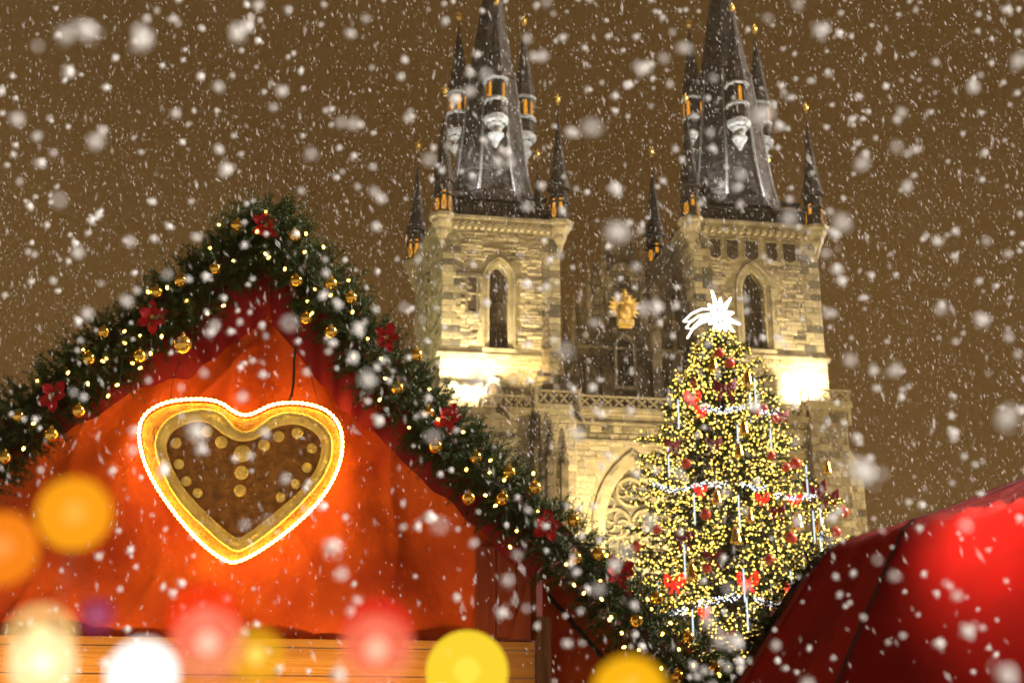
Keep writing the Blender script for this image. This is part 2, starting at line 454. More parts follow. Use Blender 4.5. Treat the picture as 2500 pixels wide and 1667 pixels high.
def build_tower(s0, s1, zl, zt, win, spire, right):
    dp = 10.0
    fl = .35 if right else 1.15        # side wall skewed out of square towards the back so more shows to camera
    def plan(mb, d, za, zb):
        pts = [(s0 - d, -d), (s1 + d, -d), (s1 + d, dp + d), (s0 - fl - d, dp + d)]
        mb.add([(x, y, za) for x, y in pts] + [(x, y, zb) for x, y in pts], [(0, 3, 2, 1), (4, 5, 6, 7), (0, 1, 5, 4), (1, 2, 6, 5), (2, 3, 7, 6), (3, 0, 4, 7)])
    mb = MB()
    wall_with_arch(mb, s0, s1, zl - 4.5, zt, win['cx'], win['half'], win['sill'], win['spring'], win['apex'], 0.0, 1.1)
    mb.add([(s0,0,zl-4.5),(s0-fl,dp,zl-4.5),(s0-fl,dp,zt),(s0,0,zt),(s1,0,zl-4.5),(s1,dp,zl-4.5),(s1,dp,zt),(s1,0,zt)],
           [(0,3,2,1),(4,5,6,7),(1,2,6,5),(3,7,6,2)])
    plan(mb, .13, 0, zl - .35)
    tw = mb.build('tower', M_MORTAR, church)
    tw['label'] = 'wider right tower with row of square openings' if right else 'left tower with tall lancet window'
    # --- rubble masonry on the front and left faces
    ms = MB()
    fw = win['half'] + win['frame'] + .05
    q0, q1 = s0 + 1.35, s1 - 1.35
    def skip(a, b, z, z2, base=s0):
        A, B = a + base, b + base
        if B > win['cx'] - fw and A < win['cx'] + fw and z2 > win['sill'] - .1:
            if z < win['spring']: return True
            k = (z - win['spring']) / (win['apex'] + win['frame'] * 1.15 - win['spring'])
            hw = fw * math.sqrt(max(0, 1 - k * k * .9)) if k < 1.0 else 0
            if k < 1.02 and B > win['cx'] - hw and A < win['cx'] + hw: return True
        for (x0, x1, y0, y1) in win.get('holes', ()):
            if B > x0 - .08 and A < x1 + .08 and z2 > y0 - .05 and z < y1 + .05: return True
        return False
    masonry(ms, (q0, 0), (1, 0), (0, -1), q1 - q0, zl + .45, zt - .75, (.2, .36) if not right else (.24, .44), (.5, 1.5), lambda a, b, z, z2: skip(a, b, z, z2, q0), .09, .12 if not right else .05, 1.0)
    masonry(ms, (s0 - .12, -.14), (1, 0), (0, -1), s1 - s0 + .24, zl - 4.2, zl - .35, (.22, .4), (.5, 1.4), None, .05, .35, 1.0)
    def skl(a, b, z, z2):
        return a < 6.2 and b > 3.6 and zl + 1.0 < z2 and z < zt - 4.0
    sl = math.hypot(fl, dp); tx_, nx_ = (fl / sl, -dp / sl), (-dp / sl, -fl / sl)
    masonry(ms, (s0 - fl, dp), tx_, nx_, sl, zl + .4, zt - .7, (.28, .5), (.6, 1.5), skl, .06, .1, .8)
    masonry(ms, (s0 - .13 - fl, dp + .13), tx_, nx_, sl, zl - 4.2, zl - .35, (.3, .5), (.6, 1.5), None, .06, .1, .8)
    tag(ms.build('masonry', M_MASON, tw, tones=True), 'rough coursed rubble stones of the tower walls', kind='stuff')
    # --- quoins, one object each
    z = zl + .42
    k = 0
    while z < zt - .8:
        h = random.uniform(.46, .6)
        for side in (0, 1):
            wl = random.uniform(1.0, 1.5) if k % 2 == side else random.uniform(.55, .85)
            wm = 1.36 - wl + random.uniform(-.12, .35) if k % 2 != side else 0.0
            if side == 0:
                stone(tw, s0 - .03, s0 + wl, z + .012, z + h - .012, -.075, .2)
                if wm > .3: stone(tw, s0 + wl + .02, s0 + wl + wm, z + .012, z + h - .012, -.065, .2)
            else:
                stone(tw, s1 - wl, s1 + .03, z + .012, z + h - .012, -.075, .2)
                if wm > .3: stone(tw, s1 - wl - wm, s1 - wl - .02, z + .012, z + h - .012, -.065, .2)
        z += h; k += 1
    # --- window surround in three orders, boarded louvre behind
    f = MB()
    sweep_arch(f, win['cx'], win['half'], win['sill'], win['spring'], win['apex'], win['frame'] * .38, .35, .9)
    sweep_arch(f, win['cx'], win['half'] + win['frame'] * .38, win['sill'], win['spring'], win['apex'] + win['frame'] * .42, win['frame'] * .34, -.10, .5)
    sweep_arch(f, win['cx'], win['half'] + win['frame'] * .72, win['sill'], win['spring'], win['apex'] + win['frame'] * .82, win['frame'] * .28, -.24, .2)
    f.box(win['cx'] - win['half'] - win['frame'], win['cx'] + win['half'] + win['frame'], -.3, .5, win['sill'] - .28, win['sill'])
    f.build('window_surround', M_TRIM, tw)
    pb = MB()
    nbd = 5
    for i in range(nbd):
        a = win['cx'] - win['half'] + 2 * win['half'] * i / nbd
        pb.box(a + .02, a + 2 * win['half'] / nbd - .02, .95 + .03 * (i % 2), 1.08, win['sill'], win['apex'])
    for zz in (.38, .72):
        zc = win['sill'] + (win['spring'] - win['sill']) * zz
        pb.box(win['cx'] - win['half'], win['cx'] + win['half'], .86, .96, zc - .07, zc + .07)
    lv = pb.build('louvre', M_DARKWOOD, tw)
    # side window slit (left face)
    sw = MB(); xo = s0 - fl * .49
    sw.box(xo - .16, xo + .5, 4.05, 4.35, zl + 1.2, zt - 3.6); sw.box(xo - .2, xo + .5, 5.45, 5.75, zl + 1.2, zt - 3.6)
    sw.tube([(xo - .08, 4.2, zt - 3.6), (xo - .08, 4.45, zt - 2.9), (xo - .08, 4.9, zt - 2.5), (xo - .08, 5.35, zt - 2.9), (xo - .08, 5.6, zt - 3.6)], .18, 6)
    sw.build('window_surround', M_TRIM, tw)
    sp_ = MB(); sp_.box(xo - .09, xo + .3, 4.35, 5.45, zl + 1.2, zt - 3.0)
    sp_.build('louvre', M_DARKWOOD, tw)
    # --- string course and cornice
    c = MB()
    for (d, za, zb) in ((.34, zl - .36, zl - .12), (.22, zl - .12, zl + .1), (.10, zl + .1, zl + .36)):
        plan(c, d, za, zb)
    c.build('string_course', M_TRIM, tw)
    c = MB()
    for (d, za, zb) in ((.12, zt - .72, zt - .42), (.26, zt - .42, zt - .2), (.42, zt - .2, zt + .06), (.56, zt + .06, zt + .32)):
        plan(c, d, za, zb)
    cor = c.build('cornice', M_TRIM, tw)
    nb = 15
    for i in range(nb):
        a = s0 + .9 + (s1 - s0 - 1.8) * i / (nb - 1)
        m = MB() if i == 0 else None
        if i == 0:
            m.prism([(-.14, 0), (.14, 0), (.14, .34), (-.14, .34)], -.52, -.1)
            bracket_me = m.mesh('bracket'); bracket_me.materials.append(M_TRIM)
        o = link('bracket', bracket_me, None, tw); o.location = (a, 0, zt - .66)
    # square openings under the cornice
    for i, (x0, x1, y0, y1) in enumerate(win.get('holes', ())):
        m = MB()
        w_ = .1
        m.box(x0 - w_, x0, -.12, .1, y0, y1); m.box(x1, x1 + w_, -.12, .1, y0, y1); m.box(x0 - w_, x1 + w_, -.14, .1, y1, y1 + .12)
        cxh = (x0 + x1) / 2; hw = (x1 - x0) / 2
        m.tube([(cxh - hw - .05, -.05, y0 + .02), (cxh - hw * .6, -.05, y0 - .2), (cxh, -.05, y0 - .3), (cxh + hw * .6, -.05, y0 - .2), (cxh + hw + .05, -.05, y0 + .02)], .09, 6)
        m.build('opening_frame', M_TRIM, tw)
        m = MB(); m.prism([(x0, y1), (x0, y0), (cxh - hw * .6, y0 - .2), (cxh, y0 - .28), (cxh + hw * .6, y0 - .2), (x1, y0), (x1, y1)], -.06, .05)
        m.build('opening_shade', M_DARKWOOD, tw)  # dark panel in place of the shade inside the opening
    # --- dark timber gallery between the corner turrets, and the skirt roof
    zg = zt + .32
    m = MB()
    m.box(s0 + .2, s1 - .2, .15, .4, zg, zg + 1.25); m.box(s0 + .2, s1 - .2, dp - .4, dp - .15, zg, zg + 1.25)
    m.box(s0 + .1, s0 + .35, .2, dp - .2, zg, zg + 1.25); m.box(s1 - .35, s1 - .1, .2, dp - .2, zg, zg + 1.25)
    m.box(s0 + .05, s1 - .05, .02, .5, zg + 1.25, zg + 1.42)
    n_ = 16
    for i in range(n_):
        a = s0 + .9 + (s1 - s0 - 1.8) * i / (n_ - 1)
        m.box(a - .07, a + .07, .06, .16, zg, zg + 1.25)
    m.build('gallery_parapet', M_SLATE, tw)
    ax, an = spire['s'], dp / 2
    m = MB()
    hw = (s1 - s0) / 2 - .5
    m.lathe((ax, an, 0), [(hw * 1.41, zg + .9), (hw * 1.15, zg + 1.5), (3.9, zg + 2.6)], 4, R(45))
    prof = spire['prof']
    m.lathe((ax, an, 0), prof, 8, R(22.5))
    m.lathe((ax, an, 0), [(prof[3][0] + .14, prof[3][1] - .25), (prof[3][0] + .18, prof[3][1]), (prof[3][0] - .1, prof[3][1] + .25)], 8, R(22.5))
    m.build('spire', M_SLATE, tw)
    m = MB()
    for kx in range(8):
        a = R(22.5) + kx * math.pi / 4
        pts = [(ax + r * math.cos(a), an + r * math.sin(a), z_) for r, z_ in prof[1:4]]
        m.tube(pts, [.13, .12, .10], 5)
    m.build('spire_ridge', M_RIDGE, tw)
    # beams from the spire to the front corner turrets
    for sx in (-1, 1):
        for (na, nb_) in ((an - 2.6, .9), (an + 2.6, dp - .9)):
            m = MB(); m.tube([(ax + sx * 2.2, na, zg + 3.1), (ax + sx * (hw - .2), nb_, zg + 2.3)], .22, 6); m.build('strut', M_SLATE, tw)
    # --- corner turrets
    first = None
    for (cx, cn) in ((s0 - .05, .1), (s1 + .05, .1), (s0 - fl - .05, dp - .1), (s1 + .15, dp - .1)):
        m = MB()
        m.lathe((cx, cn, 0), [(.82, zg - .05), (.84, zg + .1), (.74, zg + .16), (.74, zg + 1.55), (.88, zg + 1.6), (.88, zg + 1.72), (.72, zg + 1.78), (.72, zg + 2.75), (.92, zg + 2.8), (.90, zg + 2.95), (.62, zg + 4.2), (.07, zg + 9.0)], 8, R(22.5))
        m.lathe((cx, cn, 0), [(.05, zg + 8.9), (.04, zg + 10.6)], 5)
        m.build('turret', M_SLATE, tw)
        m = MB()
        m.lathe((cx, cn, 0), [(.12, zt - 2.1), (.28, zt - 1.7), (.30, zt - 1.5), (.55, zt - 1.0), (.58, zt - .7), (.85, zt - .3), (.9, zt - .05), (1.08, zt + .1), (1.1, zt + .36)], 8, R(22.5))
        m.build('turret_corbel', M_TRIM, tw)
        m = MB()
        m.sphere((cx, cn, zg + 10.7), .19, 8, 6); m.sphere((cx, cn, zg + 10.35), .09, 6, 4)
        m.tube([(cx - .28, cn, zg + 10.98), (cx + .28, cn, zg + 10.98)], .035, 5); m.tube([(cx, cn, zg + 10.8), (cx, cn, zg + 11.25)], .035, 5)
        m.build('finial', M_GOLD, tw)
        for kf in range(8):
            a = kf * math.pi / 4
            if math.sin(a) > .3: continue           # faces turned away from the square
            rr = .74 * math.cos(R(22.5))
            for (za, zb, hw_) in ((.35, 1.3, .19), (1.91, 1.08, .12)):
                if random.random() < .38: continue
                px, pn = cx + (rr + .015) * math.cos(a), cn + (rr + .015) * math.sin(a)
                tx, ty = -math.sin(a), math.cos(a)
                m = MB()
                def P(u, z_, o=0.0): return (px + tx*u + math.cos(a)*o, pn + ty*u + math.sin(a)*o, zg + z_)
                m.add([P(-hw_, za), P(hw_, za), P(hw_, zb - .1), P(hw_*.5, zb), P(-hw_*.5, zb), P(-hw_, zb - .1)], [(0, 1, 2, 3, 4, 5)])
                m.build('turret_window', M_LITWIN, tw)
                if za < 1:
                    m = MB()
                    m.tube([P(-hw_, za, .03), P(hw_, zb, .03)], .028, 4); m.tube([P(hw_, za, .03), P(-hw_, zb, .03)], .028, 4)
                    m.build('glazing_bar', M_IRON, tw)
    # --- four turrets half way up the spire
    zm = spire['zm']
    for ang in (-90, 180, 0, 90):
        a0 = R(ang)
        cx, cn = ax + spire['off'] * math.cos(a0), an + spire['off'] * math.sin(a0)
        m = MB()
        m.lathe((cx, cn, 0), [(.80, zm - 3.0), (.84, zm - 1.3), (.84, zm + .9), (1.02, zm + 1.0), (1.0, zm + 1.15), (.72, zm + 2.6), (.07, zm + 7.4)], 8, R(22.5))
        m.lathe((cx, cn, 0), [(.05, zm + 7.3), (.04, zm + 8.3)], 5)
        m.build('spire_turret', M_SLATE, tw)
        m = MB()
        m.lathe((cx, cn, 0), [(.10, zm - 4.9), (.30, zm - 4.4), (.62, zm - 3.95), (.66, zm - 3.8), (.45, zm - 3.7), (.5, zm - 3.2), (.98, zm - 2.75), (1.04, zm - 2.45), (.82, zm - 2.2)], 12)
        m.build('spire_turret_corbel', M_PALE, tw)
        m = MB()
        m.lathe((cx, cn, 0), [(.86, zm - 1.05), (1.0, zm - .95), (1.0, zm - .8), (.85, zm - .7)], 12)
        m.build('spire_turret_ledge', M_PALE, tw)
        m = MB()
        m.lathe((cx, cn, 0), [(.9, zm + .86), (1.06, zm + .95), (1.05, zm + 1.06), (.95, zm + 1.1)], 8, R(22.5))
        m.build('spire_turret_eave', M_PALE, tw)
        m = MB()
        m.sphere((cx, cn, zm + 8.4), .24, 8, 6)
        m.lathe((cx, cn, 0), [(.12, zm + 8.1), (.05, zm + 8.2)], 6)
        m.tube([(cx - .25, cn, zm + 8.75), (cx + .25, cn, zm + 8.75)], .035, 5); m.tube([(cx, cn, zm + 8.5), (cx, cn, zm + 9.0)], .035, 5)
        m.build('finial', M_GOLD, tw)
        for kf in range(8):
            a = kf * math.pi / 4
            if math.sin(a) > .3 or random.random() < .35: continue
            rr = .84 * math.cos(R(22.5)) + .015
            px, pn = cx + rr * math.cos(a), cn + rr * math.sin(a); tx, ty = -math.sin(a), math.cos(a)
            m = MB()
            def P2(u, z_): return (px + tx*u, pn + ty*u, zm + z_)
            hw_ = .14
            m.add([P2(-hw_, -.68), P2(hw_, -.68), P2(hw_, .5), P2(0, .75), P2(-hw_, .5)], [(0, 1, 2, 3, 4)])
            m.build('turret_window', M_LITWIN, tw)
    return tw

lw = dict(cx=-1.0, half=.72, frame=.5, sill=35.35, spring=40.9, apex=42.15)
lsp = dict(s=-.95, zm=58.0, off=2.75, prof=[(4.2, 48.0), (3.55, 49.2), (3.1, 51.0), (2.0, 60.6), (.75, 69.0), (.10, 78.0)])
tower_l = build_tower(-5.27, 3.65, 35.0, 45.5, lw, lsp, False)
hol = []
for (xa, xb) in ((1729, 1758), (1772, 1800), (1817, 1849), (1869, 1895), (1909, 1940)):
    a = ch(xa, 600)[0]; b = ch(xb, 600)[0]
    hol.append((a, b, 43.95, 45.35))
rw = dict(cx=18.95, half=.86, frame=.62, sill=36.35, spring=41.2, apex=42.9, holes=hol)
rsp = dict(s=19.25, zm=59.2, off=2.95, prof=[(4.5, 48.9), (3.85, 50.1), (3.45, 52.0), (2.15, 62.6), (.8, 71.2), (.10, 80.5)])
tower_r = build_tower(14.28, 24.33, 36.0, 46.5, rw, rsp, True)

# small rectangular slit on the left tower
s_a, z_a = ch(1141, 762); s_b, z_b = ch(1163, 678)
m = MB(); m.box(s_a, s_b, -.10, .02, z_a, z_b); m.build('slit_window', M_DARKWOOD, tower_l)
m = MB(); m.box(s_a - .16, s_a, -.2, .1, z_a, z_b); m.box(s_b, s_b + .16, -.2, .1, z_a, z_b); m.box(s_a - .9, s_b + .9, -.22, .1, z_b, z_b + .3); m.box(s_a - .2, s_b + .2, -.2, .1, z_a - .2, z_a)
m.build('slit_surround', M_STONE, tower_l)

# --- lower west front
FN = -1.4
def fr(x, y): return ch(x, y, FN)
bw = dict(cx=fr(1545, 1200)[0], half=2.1, sill=8.0, spring=21.9, apex=26.5)
m = MB()
wall_with_arch(m, 4.3, 22.0, 0, 30.7, bw['cx'], bw['half'], bw['sill'], bw['spring'], bw['apex'], FN, 1.2)
m.box(-6.2, 1.05, FN + .1, 1.0, 0, 30.4)
m.box(1.05, 1.7, .4, 1.0, 0, 30.4)
m.box(4.3, 22.0, -.12, .6, 0, 30.7)
m.box(-6.2, 24.9, .9, 12, 0, 30.6)
front = m.build('facade', M_MORTAR, church)
ms = MB()
def skipf(a, b, z, z2):
    A, B = a + 4.3, b + 4.3
    hw = bw['half'] + 1.0
    if B > bw['cx'] - hw and A < bw['cx'] + hw:
        if z < bw['spring']: return True
        k = (z - bw['spring']) / (bw['apex'] + 1.1 - bw['spring'])
        return k < 1 and B > bw['cx'] - hw * math.sqrt(1 - k*k*.92) and A < bw['cx'] + hw * math.sqrt(1 - k*k*.92)
    return False
masonry(ms, (4.3, FN), (1, 0), (0, -1), 17.7, 12.0, 28.2, (.36, .55), (.7, 1.7), skipf, .05, .25, 1.0)
masonry(ms, (-6.2, FN + .1), (1, 0), (0, -1), 7.2, 12.0, 29.6, (.28, .5), (.6, 1.5), None, .04, .35, 1.0)
tag(ms.build('masonry', M_MASON, front, tones=True), 'pale coursed stone of the west front', kind='stuff')
# frieze stones, two courses, one object each
for (za, zb) in ((28.35, 28.85), (28.95, 29.45)):
    s = 4.35
    while s < 15.2:
        w_ = random.uniform(.62, 1.1)
        stone(front, s + .015, s + w_ - .015, za + .012, zb - .012, FN - .12, .3)
        s += w_
m = MB()
m.box(4.3, 22.0, FN - .22, FN + .3, 28.16, 28.35); m.box(4.3, 22.0, FN - .3, FN + .3, 29.5, 29.68)
m.box(4.3, 22.0, FN - .18, FN + .3, 29.68, 30.2); m.box(4.3, 22.0, FN - .5, FN + .3, 30.2, 30.42); m.box(4.3, 22.0, FN - .62, FN + .3, 30.42, 30.62)
m.box(-6.3, 1.05, FN - .12, FN + .4, 28.1, 28.3); m.box(-6.3, 1.1, FN - .3, FN + .4, 29.9, 30.1); m.box(-6.3, 1.1, FN - .45, FN + .4, 30.1, 30.3)
m.build('string_course', M_TRIM, front)
# big west window: orders, tracery, leaded lights
f = MB()
sweep_arch(f, bw['cx'], bw['half'], bw['sill'], bw['spring'], bw['apex'], .3, FN + .45, FN + 1.0, 14)
sweep_arch(f, bw['cx'], bw['half'] + .3, bw['sill'], bw['spring'], bw['apex'] + .36, .3, FN + .15, FN + .7, 14)
sweep_arch(f, bw['cx'], bw['half'] + .6, bw['sill'], bw['spring'], bw['apex'] + .72, .34, FN - .18, FN + .4, 14)
f.build('window_surround', M_TRIM, front)
m = MB(); out = opening_outline(bw['cx'], bw['half'], bw['sill'], bw['spring'], bw['apex'])
m.prism(out, FN + 1.0, FN + 1.15); m.build('window_glass', M_HOLE, front)
tr = MB(); cx = bw['cx']; yN = FN + .72
def ring(mb, c, r, w, a0=0, a1=360, n=20, d=yN):
    pts = [(c[0] + r * math.cos(R(a0 + (a1 - a0) * i / n)), d, c[1] + r * math.sin(R(a0 + (a1 - a0) * i / n))) for i in range(n + 1)]
    mb.tube(pts, w, 5)
ring(tr, (cx, 24.75), 1.0, .13); ring(tr, (cx, 24.75), .32, .09)
for k in range(6):
    a = k * 60
    c0 = (cx + .62 * math.cos(R(a)), 24.75 + .62 * math.sin(R(a)))
    ring(tr, c0, .36, .08, a - 10, a + 190, 10)
for sx in (-1, 1):
    ring(tr, (cx + sx * 1.12, 22.45), 1.02, .13)
    for k in range(5):
        a = k * 72 + 20 * sx
        c0 = (cx + sx * 1.12 + .55 * math.cos(R(a)), 22.45 + .55 * math.sin(R(a)))
        ring(tr, c0, .42, .075, a - 30, a + 170, 10)
    ring(tr, (cx + sx * 1.62, 23.9), .42, .09); ring(tr, (cx + sx * .78, 26.0), .2, .07)
    ring(tr, (cx + sx * 1.15, 20.95), .6, .1, 0, 180, 12); ring(tr, (cx + sx * 1.95, 20.7), .42, .08, 0, 180, 10); ring(tr, (cx + sx * .4, 20.7), .42, .08, 0, 180, 10)
for k in range(-2, 3):
    tr.box(cx + k * .8 - .09, cx + k * .8 + .09, yN - .12, yN + .12, bw['sill'], 20.9 if k else 21.6)
tr.box(cx - bw['half'], cx + bw['half'], yN - .1, yN + .1, 19.95, 20.1)
tr.build('tracery', M_TRIM, front)
ll = MB()
z = 10.0
k = 0
while z < 20.0:
    ll.box(cx - bw['half'], cx + bw['half'], yN + .1, yN + .2, z, z + .14)
    z += .36
for i in range(26):
    a = cx - bw['half'] + 2 * bw['half'] * i / 25
    ll.box(a - .05, a + .05, yN + .11, yN + .19, 10, 20.0)
ll.build('window_lattice', M_GLASSDARK, front)
sh = MB(); sh.prism(opening_outline(cx, bw['half'], 20.0, bw['spring'], bw['apex']), FN + .88, FN + .96)
sh.build('tracery_ground', mat('tracery_shade', (0.11, 0.095, 0.06), .9, 0, .3, 2.0), front)

# piers (left of the window, and the far right buttress)
m = MB()
m.box(1.7, 4.3, FN - .9, 1.0, 0, 29.9); m.box(1.55, 4.45, FN - 1.05, 1.0, 29.9, 30.1); m.box(1.4, 4.6, FN - 1.2, 1.0, 30.1, 30.45)
m.build('pier', M_MORTAR, front)
ms = MB()
masonry(ms, (1.7, FN - .9), (1, 0), (0, -1), 2.6, 12, 29.9, (.38, .6), (.6, 1.4), None, .04, .3, .95)
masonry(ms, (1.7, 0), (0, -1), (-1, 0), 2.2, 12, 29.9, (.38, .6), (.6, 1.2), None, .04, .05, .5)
tag(ms.build('pier_masonry', M_MASON, front, tones=True), kind='stuff')
m = MB()
m.box(22.0, 24.85, FN - .7, 1.0, 0, 31.2); m.box(21.8, 25.05, FN - .9, 1.0, 31.2, 31.4); m.box(21.65, 25.25, FN - 1.05, 1.0, 31.4, 31.7)
m.box(24.85, 25.85, FN - .5, 1.0, 0, 26.9); m.prism([(24.85, 26.9), (25.95, 26.9), (24.85, 28.4)], FN - .55, 1.0)
m.build('pier', M_MORTAR, front)
ms = MB()
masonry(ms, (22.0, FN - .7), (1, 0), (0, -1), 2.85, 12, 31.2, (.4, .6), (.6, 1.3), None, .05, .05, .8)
masonry(ms, (24.85, FN - .5), (1, 0), (0, -1), 1.0, 12, 26.8, (.45, .65), (.35, .8), None, .05, .0, 1.0)
tag(ms.build('pier_masonry', M_MASON, front, tones=True), kind='stuff')
# crocketed pinnacles standing on the west front
for (px, n_, w_, zb, zs, zt) in ((1312, -2.1, .5, 24, 27.4, 29.6), (1345, -2.6, .62, 20, 26.6, 29.3), (1378, -2.5, .5, 20, 26.2, 28.4)):
    m = MB(); pinnacle(m, (ch(px, 1150, n_)[0], n_), w_, zb, zs, zt); m.build('pinnacle', M_GABLE, front)
for (px, n_, w_, zb, zs, zt) in ((1334, -.9, .55, 30.5, 35.2, 38.8), (1372, -.7, .45, 30.5, 33.0, 35.2), (1603, -.7, .7, 30.5, 37.5, 41.0)):
    m = MB(); pinnacle(m, (ch(px, 900, n_)[0], n_), w_, zb, zs, zt); m.build('pinnacle', M_GABLE, front)
m = MB()   # dark stair cap by the left tower
a = ch(1332, 930, -1.2)[0]
m.lathe((a, -.9, 0), [(.5, 31.0), (1.1, 32.0), (1.15, 32.3), (.7, 32.5), (.65, 33.0)], 8, R(22.5)); m.build('stair_cap', M_GABLE, front)

# pierced balustrade: one object for each panel
def bal_mesh(w, h):
    m = MB(); t = .085
    m.box(0, w, -.1, .1, h - .12, h); m.box(0, w, -.1, .1, 0, .1)
    def bar(x0, z0, x1, z1, th=t, y0=-.06, y1=.06):
        d = Vector((x1 - x0, 0, z1 - z0)).normalized(); q = Vector((-d.z, 0, d.x)) * th / 2
        m.prism([(x0 + q.x, z0 + q.z), (x0 - q.x, z0 - q.z), (x1 - q.x, z1 - q.z), (x1 + q.x, z1 + q.z)], y0, y1)
    bar(0, .08, w, h - .1); bar(w, .08, 0, h - .1, t, -.064, .056)
    for (ux, uz) in ((.25, .5), (.75, .5)):
        pass
    c = (w / 2, h / 2)
    for (qx, qz) in ((.25, .25), (.75, .25), (.25, .75), (.75, .75)):
        x, z = w * qx, .09 + (h - .2) * qz
        e = .13
        m.prism([(x - e, z), (x, z - e), (x + e, z), (x, z + e)], -.045, .045)
    return m.mesh('balustrade_panel')
BAL = {}
def balustrade(s0, s1, n, z, h=.95, w=.82):
    k = max(1, round((s1 - s0) / w)); w_ = (s1 - s0) / k
    key = (round(w_, 3), h)
    if key not in BAL:
        BAL[key] = bal_mesh(w_, h); BAL[key].materials.append(M_TRIM)
    for i in range(k):
        o = link('balustrade_panel', BAL[key], None, front); o.location = (s0 + i * w_, n, z)
balustrade(4.6, 14.0, FN - .5, 30.62)
balustrade(1.5, 4.5, FN - 1.15, 30.45, 1.15, .75)
balustrade(-2.4, 1.3, FN - .4, 30.32, 1.0, .74)
balustrade(-6.2, -2.7, FN + .1, 30.9, 1.05, .87)
balustrade(21.7, 25.2, FN - 1.0, 31.7, 1.0, .87)
balustrade(18.2, 21.6, FN - .5, 30.62)
for s in (-6.35, -2.6, 1.38, 4.52, 21.65, 25.2):
    m = MB(); m.box(s - .12, s + .12, FN - 1.22 if 1.3 < s < 5 else FN - .52, FN - .2, 30.2, 31.75 if s < 20 else 32.8)
    m.build('balustrade_post', M_TRIM, front)
# low arched door at the foot of the left tower, gargoyles below the parapet
a, z_ = ch(1205, 940, -.2)
m = MB(); sweep_arch(m, a, .55, 31.0, 32.0, 32.7, .35, -.42, -.1); m.build('door_surround', M_PALE, tower_l)
m = MB(); m.prism(opening_outline(a, .55, 31.0, 32.0, 32.7), -.26, -.16); m.build('door', M_DARKWOOD, tower_l)
for px in (1228, 1405):
    a, z_ = ch(px, 1010, -2.4)
    m = MB(); m.tube([(a - .2, -1.6, 30.3), (a, -2.3, 30.0), (a + .25, -3.0, 29.5), (a + .3, -3.3, 29.2)], [.32, .3, .22, .14], 7)
    m.sphere((a + .3, -3.35, 29.15), .2, 7, 5); m.build('gargoyle', M_GABLE, front)

# --- stepped gable between the towers
GN = .9
def gp(x, y): return ch(x, y, GN)
gx, _ = gp(1520, 700)
gb = MB()
gl, gr_ = 3.9, 14.2
def steps(side):
    hs = [(0.55, 45.2), (1.35, 43.4), (2.3, 41.2), (3.3, 39.0), (4.35, 36.6), (5.1, 34.2)]
    pts = []
    lx = 0.0
    for d, z in hs:
        pts.append((gx + side * lx, z + .2)); pts.append((gx + side * d, z - .9)); lx = d
    pts.append((gx + side * 5.1, 31.2))
    return pts
L_ = steps(-1); R_ = steps(1)
gb.prism(R_[::-1] + L_[1:], GN, GN + 1.2) if False else gb.prism([(gx - 5.1, 31.2), (gx + 5.1, 31.2), (gx + 4.8, 35.2), (gx + 3.4, 38.4), (gx + 2.0, 41.4), (gx + .75, 44.2), (gx, 45.2), (gx - .75, 44.2), (gx - 2.0, 41.4), (gx - 3.4, 38.4), (gx - 4.8, 35.2)], GN, GN + 1.2)
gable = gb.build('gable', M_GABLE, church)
ms = MB()
def gskip(a, b, z, z2):
    A, B = a + gx - 5.1, b + gx - 5.1
    lim = 5.0 if z < 35 else 4.8 - (z2 - 35.2) * .44
    return A < gx - lim or B > gx + lim
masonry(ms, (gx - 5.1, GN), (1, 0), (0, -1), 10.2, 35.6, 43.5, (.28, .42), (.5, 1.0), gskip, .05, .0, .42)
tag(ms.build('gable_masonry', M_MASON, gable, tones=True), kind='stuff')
for (d, zb, zs, zt, w_) in ((0, 43, 45.6, 47.4, .5), (.95, 42, 44.2, 46.6, .42), (-.95, 42, 44.2, 46.6, .42), (2.1, 39.5, 41.6, 44.2, .45), (-2.1, 39.5, 41.6, 44.2, .45),
                            (3.3, 36.5, 39.0, 41.6, .45), (-3.3, 36.5, 39.0, 41.6, .45), (4.5, 33.5, 36.3, 38.8, .45), (-4.5, 33.5, 36.3, 38.8, .45)):
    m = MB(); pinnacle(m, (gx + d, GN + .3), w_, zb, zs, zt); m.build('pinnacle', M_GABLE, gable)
for (d, zb, zs, zt, w_) in ((1.5, 40.8, 43.0, 45.6, .34), (-1.5, 40.8, 43.0, 45.6, .34), (2.7, 38.0, 40.4, 43.0, .34), (-2.7, 38.0, 40.4, 43.0, .34), (3.9, 35.0, 37.8, 40.4, .34), (-3.9, 35.0, 37.8, 40.4, .34),
                            (1.7, 36.4, 39.2, 41.4, .36), (-1.7, 36.4, 39.2, 41.4, .36), (2.9, 36.4, 37.6, 39.2, .3), (-2.9, 36.4, 37.6, 39.2, .3)):
    m = MB(); pinnacle(m, (gx + d, GN - .15), w_, zb, zs, zt); m.build('pinnacle', M_GABLE, gable)
m = MB()   # cross and iron tie at the very top
m.box(gx - .07, gx + .07, GN + .23, GN + .37, 47.2, 48.7); m.box(gx - .55, gx + .55, GN + .23, GN + .37, 48.0, 48.14); m.sphere((gx, GN + .3, 48.75), .12, 6, 4)
m.sphere((gx - .55, GN + .3, 48.07), .1, 6, 4); m.sphere((gx + .55, GN + .3, 48.07), .1, 6, 4)
m.tube([(gx - 2.3, GN + .3, 46.7), (gx + 2.3, GN + .3, 46.9)], .05, 5)
m.build('cross', M_GABLE, gable)
